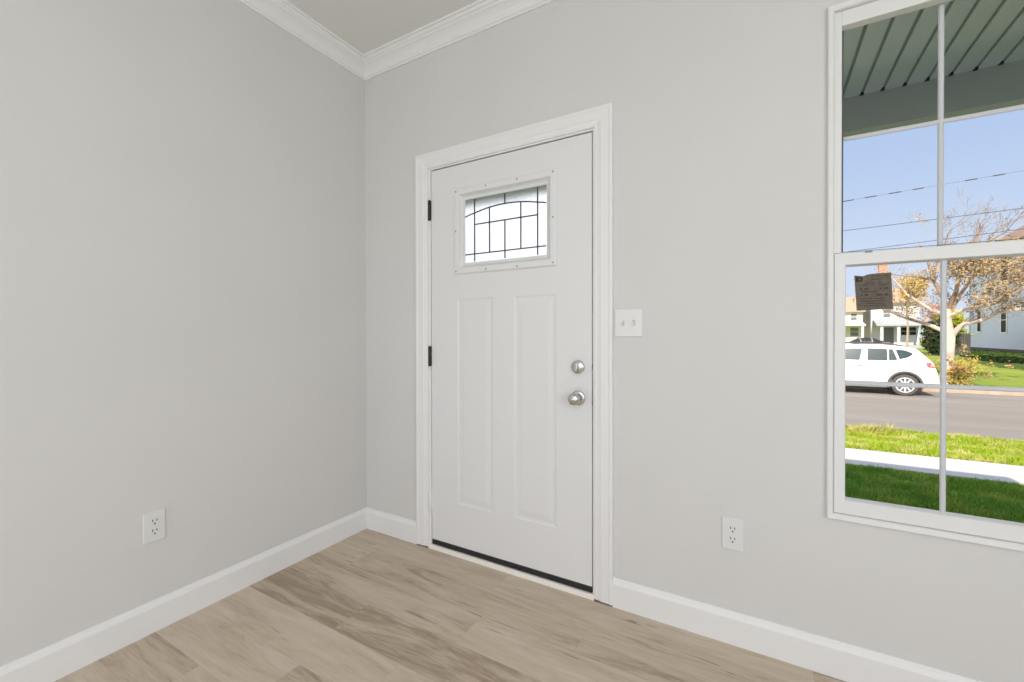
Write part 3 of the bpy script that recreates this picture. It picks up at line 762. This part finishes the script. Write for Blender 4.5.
# hanging sprays of old leaves through the right-hand crown
for _ in range(210):
    x, z = rg.uniform(8.15, 10.4), rg.uniform(2.9, 4.35)
    if z < 2.75 + 0.25 * math.sin(x * 3.0) + (0.4 if x < 8.8 else 0): continue
    leaf_cloud(lf, rg, tp(x, z, rg.uniform(-1.2, 1.2)), (0.22, 0.3, 0.16), 13, 0.055)
lf.build('foliage', M['tanleaf'], tree)
bl = MB()
for _ in range(60):
    leaf_cloud(bl, rg, tp(rg.uniform(7.3, 7.95), rg.uniform(1.75, 2.35), rg.uniform(-.2, .6)), (0.16, 0.2, 0.13), 6, 0.05)
tag(bl.build('foliage', M['brick'], tree), 'rust-brown leaves around the fork')

# shrub at the foot of the tree
sb = thing('flowering_shrub', (8.55, 20.75, -0.78), 'yellow and pinkish shrub at the foot of the street tree', 'shrub')
st, fl, tips = MB(), MB(), []
for i in range(15):
    a = rg.uniform(0, 2 * PI)
    d = Vector((math.cos(a) * 0.20, math.sin(a) * 0.2, 1))
    if i == 0: d = Vector((1.0, 0, 0.9))
    grow(st, rg, Vector((8.42 + rg.uniform(-.24, .24), 20.75 + rg.uniform(-.12, .12), -0.78)), d.normalized(), rg.uniform(0.6, 1.0), 0.014, 1, tips, 0.25)
st.build('stems', M['twig'], sb)
for p, d in tips: leaf_cloud(fl, rg, p, (0.12, 0.12, 0.18), 20, 0.042)
for _ in range(150): leaf_cloud(fl, rg, (8.40 + rg.gauss(0, .17), 20.68 + rg.gauss(0, .1), -0.5 + rg.uniform(-.25, .40)), (0.14, 0.12, 0.16), 8, 0.042)
fl.build('foliage', M['bushleaf'], sb)

# ------------------------------------------------------------------ trees and shrubs farther off
def small_tree(base, h, lean, crown, crown_r, leaf, n, label, bark='rooftan', rad=0.055):
    o = thing('slender_tree', base, label, 'tree')
    b = Vector(base)
    top = b + Vector((lean, 0, h))
    MB().tube([b + Vector((0, 0, -0.05)), b.lerp(top, 0.5) + Vector((0.03, 0, 0)), top], [rad, rad * 0.8, rad * 0.45], 7).build('trunk', M[bark], o, smooth=True)
    t_, tps = MB(), []
    for i in range(9):
        d = Vector((rg.gauss(0, 0.7), rg.gauss(0, 0.7), rg.uniform(0.3, 1.0))).normalized()
        grow(t_, rg, b.lerp(top, rg.uniform(0.72, 1.0)), d, crown_r * rg.uniform(.6, 1), 0.02, 2, tps)
    t_.build('branches', M['twig'], o)
    l = MB()
    for _ in range(n):
        a, e_ = rg.uniform(0, 2 * PI), rg.uniform(-1, 1)
        c_ = (crown[0] + crown_r * 0.75 * math.cos(a) * rg.random() ** .5, crown[1] + crown_r * 0.75 * math.sin(a) * rg.random() ** .5, crown[2] + e_ * crown_r * 0.7)
        leaf_cloud(l, rg, c_, (0.22, 0.22, 0.2), 12, 0.075)
    l.build('foliage', M[leaf], o)
small_tree((9.86, 34, -0.32), 3.9, 0.05, (10.15, 34, 4.05), 0.85, 'yellowleaf', 120, 'slender tree with a yellow-orange crown, right of the brown window label')
small_tree((10.35, 36, -0.32), 3.4, -0.05, (10.55, 36, 3.7), 0.6, 'tanleaf', 10, 'thin nearly bare tree in front of the white porch house')

def shrub(name, c_, r_, leaf, n, size, label, cat='shrub', seed=3, stem=True):
    q = random.Random(seed)
    o = thing(name, (c_[0], c_[1], c_[2] - r_[2]), label, cat)
    l = MB()
    for _ in range(n):
        a = Vector((q.gauss(0, 1), q.gauss(0, 1), q.gauss(0, 1))).normalized() * (q.random() ** 0.4)
        leaf_cloud(l, q, (c_[0] + a.x * r_[0] * .85, c_[1] + a.y * r_[1] * .85, c_[2] + a.z * r_[2] * .9), (r_[0] * .2, r_[1] * .2, r_[2] * .14), 14, size)
    l.build('foliage', M[leaf], o)
    s_ = MB()
    for _ in range(5):
        s_.tube([(c_[0] + q.uniform(-.2, .2), c_[1] + q.uniform(-.2, .2), c_[2] - r_[2] - 0.03), (c_[0] + q.uniform(-.5, .5) * r_[0], c_[1], c_[2] + r_[2] * 0.4)], [0.04, 0.015], 5)
    s_.build('stems', M['twig'], o)
    return o
shrub('evergreen_hedge', (12.6, 38.5, 0.98), (1.15, 0.9, 1.34), 'darkleaf', 330, 0.11, 'dark evergreen mass between the white porch house and the grey fence', 'hedge')
shrub('lime_shrub', (13.9, 41.9, 1.35), (1.25, 0.9, 1.75), 'limeleaf', 330, 0.11, 'lime-yellow leafy shrub rising behind the grey fence', seed=5)
shrub('porch_shrub', (15.9, 54.5, 0.25), (0.75, 0.5, 0.55), 'limeleaf', 90, 0.09, 'small green shrub at the corner of the white porch house', seed=6)
shrub('added_shade_tree', (14.0, 24.4, 4.4), (2.2, 2.0, 4.7), 'darkleaf', 520, 0.17, 'unseen dark evergreen tree, added beyond the window frame to shade the far lawn', 'tree', seed=9)  # out-of-view tree added to throw shade on the far lawn
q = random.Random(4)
shade_mb = MB()  # dark leaves strewn on the far lawn to deepen its shade by colour
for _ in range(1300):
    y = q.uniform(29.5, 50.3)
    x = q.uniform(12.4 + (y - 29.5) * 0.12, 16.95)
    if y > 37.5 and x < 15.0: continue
    leaf_cloud(shade_mb, q, (x, y, -0.30 + q.uniform(0, .14)), (0.32, 0.45, 0.05), 11, 0.10)
tag(shade_mb.build('lawn_shade_leaves', mat('lawn_shade_green', (0.035, 0.075, 0.015), 0.85, noise=(0.8, (0.10, 0.12, 0.03), (0.45, 0.7)), spec=0.1)), 'dark leaves standing in for shade on the lawn by the pale blue house', 'shade leaves', kind='stuff')

# fence
fo = thing('board_fence', (13.5, 40, -0.3), 'weathered grey board fence left of the pale blue house', 'fence')
fb = MB()
x = 12.5
while x < 14.4:
    fb.prism([(x, -0.32), (x + 0.13, -0.32), (x + 0.13, 1.16), (x + 0.065, 1.24), (x, 1.16)], 40.0, 40.025, 'y')
    x += 0.145
fb.build('boards', M['fence'], fo)
MB().box(12.5, 14.5, 40.025, 40.07, 0.0, 0.09).box(12.5, 14.5, 40.025, 40.07, 0.9, 0.99).build('rails', M['fence'], fo)
for x in (12.55, 13.5, 14.4):
    MB().box(x, x + 0.1, 40.07, 40.17, -0.35, 1.15).build('post', M['fence'], fo)

# ------------------------------------------------------------------ houses across the street
def siding(mb, axis, a0, a1, fixed, out, z0, z1, step=0.18):
    z = z0
    while z < z1 - 0.02:
        zt = min(z + step, z1)
        if axis == 'x':
            mb.add([(a0, fixed + out * 0.03, z), (a1, fixed + out * 0.03, z), (a1, fixed, zt), (a0, fixed, zt), (a0, fixed, z), (a1, fixed, z)], [(0, 1, 2, 3), (0, 1, 5, 4)])
        else:
            mb.add([(fixed + out * 0.03, a0, z), (fixed + out * 0.03, a1, z), (fixed, a1, zt), (fixed, a0, zt), (fixed, a0, z), (fixed, a1, z)], [(0, 1, 2, 3), (0, 1, 5, 4)])
        z = zt
def pane_part(o, x0, x1, y, z0, z1, m='darkpane', axis='x', frame=0.07):
    """window with frame, facing -y (axis x) or -x (axis y)"""
    fm = MB()
    def bx(a, b, c0, c1, d0, d1):
        if axis == 'x': fm.box(a, b, y - d1, y - d0, c0, c1)
        else: fm.box(y - d1, y - d0, a, b, c0, c1)
    bx(x0 - frame, x0, z0 - frame, z1 + frame, 0, 0.07); bx(x1, x1 + frame, z0 - frame, z1 + frame, 0, 0.07)
    bx(x0, x1, z1, z1 + frame, 0, 0.07); bx(x0, x1, z0 - frame, z0, 0, 0.07); bx(x0, x1, (z0 + z1) / 2 - 0.025, (z0 + z1) / 2 + 0.025, 0, 0.06)
    fo_ = fm.build('window', M['whitehouse'], o)
    g = MB()
    if axis == 'x': g.box(x0, x1, y - 0.045, y - 0.01, z0, z1)
    else: g.box(y - 0.045, y - 0.01, x0, x1, z0, z1)
    g.build('pane', M[m], fo_)

# white house with porch
wh = thing('porch_house', (14.2, 57, -0.3), 'white two-storey house with a grey-roofed front porch', 'house')
b = MB().box(12.25, 16.2, 58.6, 66, -0.3, 4.55)
siding(b, 'x', 12.25, 16.2, 58.6, -1, -0.3, 4.55)
b.build('body', M['whitehouse'], wh)
MB().prism([(58.2, 4.5), (62.3, 6.4), (66.4, 4.5), (66.4, 4.42), (58.2, 4.42)], 12.0, 16.45, 'x').build('roof', M['rooftan'], wh)
MB().box(13.25, 13.95, 60.2, 60.9, 5.0, 8.7).box(13.2, 14.0, 60.15, 60.95, 8.7, 8.85).build('chimney', M['brick'], wh)
MB().prism([(56.6, 1.98), (56.6, 2.12), (58.65, 2.75), (58.65, 1.98)], 12.4, 16.2, 'x').build('porch_roof', M['porchgrey'], wh)
MB().box(12.4, 16.2, 56.7, 58.6, -0.3, 0.02).build('porch_deck', M['porchgrey'], wh)
for x in (12.85, 14.2, 16.05):
    MB().box(x - 0.11, x + 0.11, 56.75, 56.97, 0.02, 1.98).box(x - 0.15, x + 0.15, 56.72, 57.0, 1.86, 1.98).build('porch_column', M['whitehouse'], wh)
MB().box(13.35, 14.15, 58.52, 58.6, 0.02, 1.85).build('front_door', M['midpane'], wh)
pane_part(wh, 14.75, 15.25, 58.6, 1.05, 1.85)
pane_part(wh, 15.42, 15.95, 58.6, 1.05, 1.85)
pane_part(wh, 13.3, 13.85, 58.6, 2.95, 3.75, 'midpane')
# cream house, mostly behind the window frame
ch = thing('cream_house', (8.2, 57, -0.3), 'cream house with tan roof at the left edge of the window view', 'house')
b = MB().box(5.0, 11.3, 57, 65, -0.3, 3.62)
siding(b, 'x', 5.0, 11.3, 57, -1, -0.3, 3.62)
b.build('body', M['creamhouse'], ch)
MB().prism([(56.6, 3.50), (61, 5.30), (65.4, 3.50), (65.4, 3.62), (61, 5.42), (56.6, 3.62)], 4.7, 11.5, 'x').build('roof', M['rooftan'], ch)
MB().prism([(55.6, 2.02), (55.6, 2.14), (57.05, 2.42), (57.05, 2.02)], 5.0, 11.35, 'x').build('porch_roof', M['creamhouse'], ch)
for x in (5.3, 8.2, 11.1):
    MB().box(x - 0.1, x + 0.1, 55.65, 55.85, -0.3, 2.02).build('porch_column', M['whitehouse'], ch)
pane_part(ch, 10.25, 10.95, 57, 0.95, 1.85, 'midpane'); pane_part(ch, 8.6, 9.4, 57, 0.95, 1.85, 'midpane')
pane_part(ch, 10.3, 10.8, 57, 2.65, 3.35, 'midpane')
# tan building in the gap
tn = thing('tan_garage', (12.4, 68, -0.3), 'tan building in the gap between the cream and white houses', 'garage')
MB().box(11.0, 14.6, 68, 74, -0.3, 4.4).build('body', M['tanhouse'], tn)
MB().prism([(10.8, 4.4), (14.8, 4.4), (12.8, 6.0)], 67.8, 74.2, 'y').build('roof', M['roofbrown'], tn)
MB().box(11.6, 13.4, 67.93, 68.0, -0.3, 2.0).build('garage_door', M['rooftan'], tn)
# pale blue house
bh = thing('blue_house', (22.3, 43, -0.3), 'pale blue lap-sided house at the right edge of the window view', 'house')
BX, BY0, BY1 = 17.55, 34.0, 50.3
b = MB().box(BX, 26.8, BY0, BY1, -0.35, 7.70)
siding(b, 'y', BY0, BY1, BX, -1, 0.05, 7.70, 0.2)
siding(b, 'x', BX, 26.8, BY0, -1, 0.05, 7.70, 0.2)
b.add([(BX, BY0, 7.70), (26.8, BY0, 7.70), (22.3, BY0, 10.85)], [(0, 1, 2)])
b.add([(BX, BY1, 7.70), (26.8, BY1, 7.70), (22.3, BY1, 10.85)], [(0, 1, 2)])
b.build('body', M['bluehouse'], bh)
MB().prism([(17.35, 7.60), (22.3, 11.00), (27.25, 7.60), (27.25, 7.77), (22.3, 11.20), (17.35, 7.77)], 33.5, 50.7, 'y').build('roof', M['roofbrown'], bh)
MB().box(BX - 0.06, BX, BY0, BY1, -0.35, 0.05).build('foundation_course', M['fence'], bh)
MB().box(BX - 0.08, BX + 0.1, BY1 - 0.14, BY1 + 0.03, 0.0, 7.65).build('corner_board', M['bluehouse'], bh)
for a, c_, z0, z1 in ((48.0, 48.7, 1.35, 3.0), (43.75, 44.55, 1.28, 3.1), (38.6, 39.8, 1.28, 3.1), (43.5, 44.7, 5.1, 6.9)):
    pane_part(bh, a, c_, BX, z0, z1, 'darkpane', 'y', 0.09)

# ------------------------------------------------------------------ white car
CX0, CXR, CY, CZ = 2.53, 7.18, 18.29, -0.917       # nose, tail, centre line, road
car = thing('white_suv', (4.86, CY, CZ), 'white sport utility car parked at the far kerb', 'car')
def lerp_tab(tab, s_):
    for (a, va), (b_, vb) in zip(tab, tab[1:]):
        if s_ <= b_: return va + (vb - va) * max(0, (s_ - a)) / (b_ - a)
    return tab[-1][1]
TOP = [(0, .72), (.06, .88), (.25, .98), (.7, 1.06), (1.15, 1.12), (1.5, 1.38), (1.85, 1.60), (2.15, 1.69), (2.6, 1.725), (3.1, 1.722), (3.55, 1.67), (3.85, 1.62), (4.06, 1.575), (4.12, 1.53), (4.25, 1.385), (4.40, 1.20), (4.475, 1.10), (4.52, .93), (4.56, .80), (4.60, .50), (4.65, .42)]
BOT = [(0, .38), (.3, .27), (.9, .26), (3.3, .26), (4.3, .28), (4.55, .33), (4.65, .40)]
PLAN = [(0, .70), (.12, .82), (.4, .90), (.9, .93), (3.6, .93), (4.2, .91), (4.5, .87), (4.6, .84), (4.65, .80)]
def half_w(z, s_):
    w_ = lerp_tab(PLAN, s_)
    return w_ - max(0, z - 1.02) * 0.34 - max(0, 0.55 - z) * 0.12
def section(s_):
    zt, zb = lerp_tab(TOP, s_), lerp_tab(BOT, s_)
    hs = [zb + (zt - zb) * q_ for q_ in (0.0, 0.06, 0.2, 0.4, 0.62, 0.8, 0.93)]
    half = [(half_w(z, s_) * (0.93 if i == 0 else 1), z) for i, z in enumerate(hs)]
    wt = half_w(zt, s_)
    half += [(wt - 0.035, zt - 0.012), (wt - 0.10, zt + 0.004), (wt * 0.5, zt + 0.018)]
    ring_ = [(CX0 + s_, CY - a, CZ + z) for a, z in half] + [(CX0 + s_, CY + a, CZ + z) for a, z in reversed(half)]
    return ring_
st_ = [0, .03, .06, .15, .25, .45, .7, .95, 1.15, 1.3, 1.5, 1.7, 1.85, 2.0, 2.15, 2.4, 2.6, 2.85, 3.1, 3.3, 3.55, 3.7, 3.85, 3.97, 4.06, 4.12, 4.2, 4.25, 4.33, 4.40, 4.44, 4.475, 4.50, 4.52, 4.56, 4.60, 4.65]
body_mb = MB().sweep([section(s_) for s_ in st_])
RWX, FWX, WR = 6.264, 3.454, 0.365
body = body_mb.build('body', M['carwhite'], car, smooth=True)
# wheel wells cut out of the body
for wx in (RWX, FWX):
    cut = MB().lathe([(-1.2, 0.43), (-0.60, 0.43)], (wx, CY, CZ + WR), 'y', 40)
    cut.lathe([(0.60, 0.43), (1.2, 0.43)], (wx, CY, CZ + WR), 'y', 40)
    co = cut.build('cutter', M['tyre'])
    bm_ = body.modifiers.new('cut', 'BOOLEAN'); bm_.operation = 'DIFFERENCE'; bm_.object = co; bm_.solver = 'EXACT'
    co.location = (-0.0, 0, 0)
    body_loc = body.location.copy()
    bpy.context.view_layer.update()
    dg = bpy.context.evaluated_depsgraph_get()
    nm = bpy.data.meshes.new_from_object(body.evaluated_get(dg))
    body.modifiers.clear()
    body.data = nm
    bpy.data.objects.remove(co)
body.data.name = 'body'
body.data.materials.clear(); body.data.materials.append(M['carwhite'])
for p_ in body.data.polygons: p_.material_index = 0
def side_poly(pts, lift=0.006, th=0.012):
    """polygons on both flanks, following the body side"""
    out = []
    for sgn in (-1, 1):
        m_ = MB()
        o_ = [(x, CY + sgn * (half_w(z - CZ, x - CX0) + lift), z) for x, z in pts]
        i_ = [(x, CY + sgn * (half_w(z - CZ, x - CX0) - th), z) for x, z in pts]
        m_.sweep([i_, o_])
        out.append(m_)
    return out
WINS = [('door_window', [(4.27, .27), (5.06, .262), (5.155, .655), (4.86, .665), (4.66, .63)]),
        ('door_window', [(5.275, .262), (5.815, .262), (5.825, .650), (5.30, .672)]),
        ('vent_window', [(5.855, .265), (6.075, .290), (5.975, .640), (5.870, .648)]),
        ('quarter_window', [(6.135, .310), (6.36, .375), (6.49, .485), (6.475, .520), (6.30, .610), (6.045, .640)]),
        ('front_vent_window', [(3.98, .27), (4.22, .27), (4.58, .60), (4.50, .575), (4.2, .42)])]
for nm_, pts in WINS:
    for m_ in side_poly(pts): m_.build(nm_, M['carglass'], car)
for z0, z1, x0, x1 in ((-0.655, -0.545, 3.86, 5.86),):
    for m_ in side_poly([(x0, z0), (x1, z0), (x1, z1), (x0, z1)], 0.012): m_.build('sill_cladding', M['cladding'], car)
for x in (5.215, 4.16):
    pass
for xx, zt_ in ((5.21, .255), (5.90, .10), (4.15, .25)):
    for m_ in side_poly([(xx, -0.52), (xx + 0.012, -0.52), (xx + 0.012, zt_), (xx, zt_)], 0.002, 0.004): m_.build('door_gap', M['cladding'], car)
for x in (4.98, 5.66):
    for m_ in side_poly([(x, .10), (x + 0.17, .10), (x + 0.17, .135), (x, .135)], 0.035, 0.0): m_.build('door_handle', M['carwhite'], car)
for m_ in side_poly([(6.80, .205), (6.90, .225), (7.035, .10), (7.06, .03), (6.86, .06), (6.82, .10)], 0.010): m_.build('tail_lamp', M['tail'], car)
for m_ in side_poly([(2.62, -0.10), (2.70, -0.02), (3.10, .03), (2.98, -.06)], 0.012): m_.build('headlamp', M['headlamp'], car)
# rear glass, bumper, plate, nose
def rear_pt(s_, yf, lift): return (CX0 + s_ + lift, CY + yf, CZ + lerp_tab(TOP, s_) + lift + 0.018)
MB().sweep([[rear_pt(4.14, -0.60, .004), rear_pt(4.14, 0.60, .004), rear_pt(4.40, 0.66, .004), rear_pt(4.40, -0.66, .004)], [rear_pt(4.14, -0.60, -.02), rear_pt(4.14, 0.60, -.02), rear_pt(4.40, 0.66, -.02), rear_pt(4.40, -0.66, -.02)]]).build('rear_window', M['carrear'], car)
MB().box(CX0 + 4.50, CX0 + 4.67, CY - 0.80, CY + 0.80, CZ + .36, CZ + .52).build('rear_bumper', M['cladding'], car, bevel=0.03)
MB().sweep([[(CX0 + 1.20, CY - .70, CZ + 1.19), (CX0 + 1.20, CY + .70, CZ + 1.19), (CX0 + 1.83, CY + .60, CZ + 1.62), (CX0 + 1.83, CY - .60, CZ + 1.62)], [(CX0 + 1.24, CY - .70, CZ + 1.15), (CX0 + 1.24, CY + .70, CZ + 1.15), (CX0 + 1.87, CY + .60, CZ + 1.58), (CX0 + 1.87, CY - .60, CZ + 1.58)]]).build('windscreen', M['carglass'], car)
MB().box(CX0 - 0.012, CX0 + 0.05, CY - 0.42, CY + 0.42, CZ + .52, CZ + .68).build('grille', M['tyre'], car, bevel=0.01)
for sgn in (-1, 1):
    MB().box(4.08, 4.20, CY + sgn * 1.04 - 0.10, CY + sgn * 1.04 + 0.07, CZ + 1.06, CZ + 1.20).build('mirror', M['carwhite'], car, bevel=0.03)
# wheels
for wx in (RWX, FWX):
    for sgn in (-1, 1):
        yc = CY + sgn * 0.80
        T_ = MB().lathe([(-0.115, 0.235), (-0.115, 0.30), (-0.105, 0.345), (-0.08, 0.3625), (0.08, 0.3625), (0.105, 0.345), (0.115, 0.30), (0.115, 0.235)], (wx, yc, CZ + WR - 0.001), 'y', 40).build('tyre', M['tyre'], car, smooth=True)
        rm = MB()
        yo = yc + sgn * 0.112
        for i in range(10):
            a = 2 * PI * (i + 0.5) / 10
            ca, sa = math.cos(a), math.sin(a)
            w0, w1 = 0.030, 0.022
            poly = [(wx + 0.05 * ca - w0 * sa, CZ + WR + 0.05 * sa + w0 * ca), (wx + 0.05 * ca + w0 * sa, CZ + WR + 0.05 * sa - w0 * ca),
                    (wx + 0.236 * ca + w1 * sa, CZ + WR + 0.236 * sa - w1 * ca), (wx + 0.236 * ca - w1 * sa, CZ + WR + 0.236 * sa + w1 * ca)]
            rm.prism(poly, yo - sgn * 0.03, yo + sgn * 0.012, 'y')
        rm.lathe([(-0.02, 0.085), (0.014, 0.085), (0.02, 0.06)] if sgn > 0 else [(0.02, 0.085), (-0.014, 0.085), (-0.02, 0.06)], (wx, yo, CZ + WR), 'y', 24)
        vs = [[(wx + r_ * math.cos(2 * PI * i / 36), yo + sgn * d_, CZ + WR + r_ * math.sin(2 * PI * i / 36)) for i in range(36)] for r_, d_ in ((0.258, -0.05), (0.258, 0.010), (0.222, 0.012), (0.215, -0.03))]
        rm.sweep(vs, caps=False)
        rm.build('rim', M['rim'], T_)
        MB().lathe([(-0.06, 0.235), (0.06, 0.235)], (wx, yc, CZ + WR), 'y', 24).build('hub', M['slot'], T_)
    # arch lips
    for sgn in (-1, 1):
        secs = []
        for i in range(25):
            a = R(-12) + R(204) * i / 24
            y_o = CY + sgn * 0.938
            secs.append([(wx + r_ * math.cos(a), y_o + sgn * d_, CZ + WR + r_ * math.sin(a)) for r_, d_ in ((0.405, -0.06), (0.405, 0.008), (0.465, 0.008), (0.472, -0.06))])
        MB().sweep(secs).build('wheel_arch', M['tyre'], car)
# roof rails and black roof carrier
for sgn in (-1, 1):
    y_ = CY + sgn * 0.60
    MB().tube([(4.45, y_, CZ + 1.70), (4.60, y_, CZ + 1.765), (5.3, y_, CZ + 1.775), (5.95, y_, CZ + 1.745), (6.25, y_, CZ + 1.68)], 0.018, 6).build('roof_rail', M['tyre'], car, smooth=True)
for x in (5.02, 5.72):
    MB().box(x - 0.03, x + 0.03, CY - 0.66, CY + 0.66, CZ + 1.775, CZ + 1.805).build('crossbar', M['tyre'], car, bevel=0.008)
cg = thing('roof_bag', (5.40, CY, CZ + 1.80), 'low black bag strapped on the roof rack of the white car', 'roof bag')
secs = []
for s_, hh, ww in ((4.98, .02, .30), (5.04, .09, .40), (5.16, .155, .46), (5.30, .185, .48), (5.48, .195, .48), (5.62, .15, .46), (5.74, .07, .42), (5.90, .03, .34), (6.02, .015, .28)):
    secs.append([(s_, CY + ww * math.cos(a) * (1 if True else 1), CZ + 1.806 + 0.8 * hh * math.sin(a)) for a in [PI * i / 12 for i in range(13)]])
MB().sweep(secs).build('bag_shell', M['slot'], cg, smooth=True)
for x, hh in ((5.16, .158), (5.48, .198)):
    MB().sweep([[(xx, CY + .49 * math.cos(a), CZ + 1.806 + (0.8 * hh + .004) * math.sin(a)) for a in [PI * i / 12 for i in range(13)]] for xx in (x - .02, x + .02)]).build('strap', M['cladding'], cg)

# ------------------------------------------------------------------ utility cables over the street
def cable(x0, z0, x1, z1, y, r_, label, sleeves=()):
    pts = []
    for i in range(41):
        t_ = -4 + 9 * i / 40
        pts.append((x0 + (x1 - x0) * t_, y, z0 + (z1 - z0) * t_ + 0.012 * (t_ - 0.5) ** 2 * (x1 - x0) * 0.15))
    o = thing('utility_cable', pts[0], label, 'cable', 'utility cables above the street')
    MB().tube(pts, r_, 5).build('cable_line', M['wire'], o)
    for a, b_ in sleeves:
        za, zb = z0 + (z1 - z0) * (a - x0) / (x1 - x0), z0 + (z1 - z0) * (b_ - x0) / (x1 - x0)
        MB().tube([(a, y, za), (b_, y, zb)], 0.011, 6).build('cable_sleeve', M['wire'], o)
cable(3.558, 3.940, 6.137, 4.088, 9.5, 0.0026, 'topmost thin cable with dark sleeves across the sky', [(3.45, 3.707), (3.886, 4.077), (4.2646, 4.4478), (4.627, 4.788), (5.363, 5.524), (5.734, 5.887)])
cable(3.562, 3.324, 6.144, 3.417, 9.5, 0.0065, 'middle black cable across the sky, below the sleeved one')
cable(3.566, 2.875, 5.973, 3.036, 9.5, 0.0065, 'lowest black cable, just above the window meeting rail')

# final parking position of the car and the bag it carries
car.location.x -= 0.045
cg.location.x -= 0.045
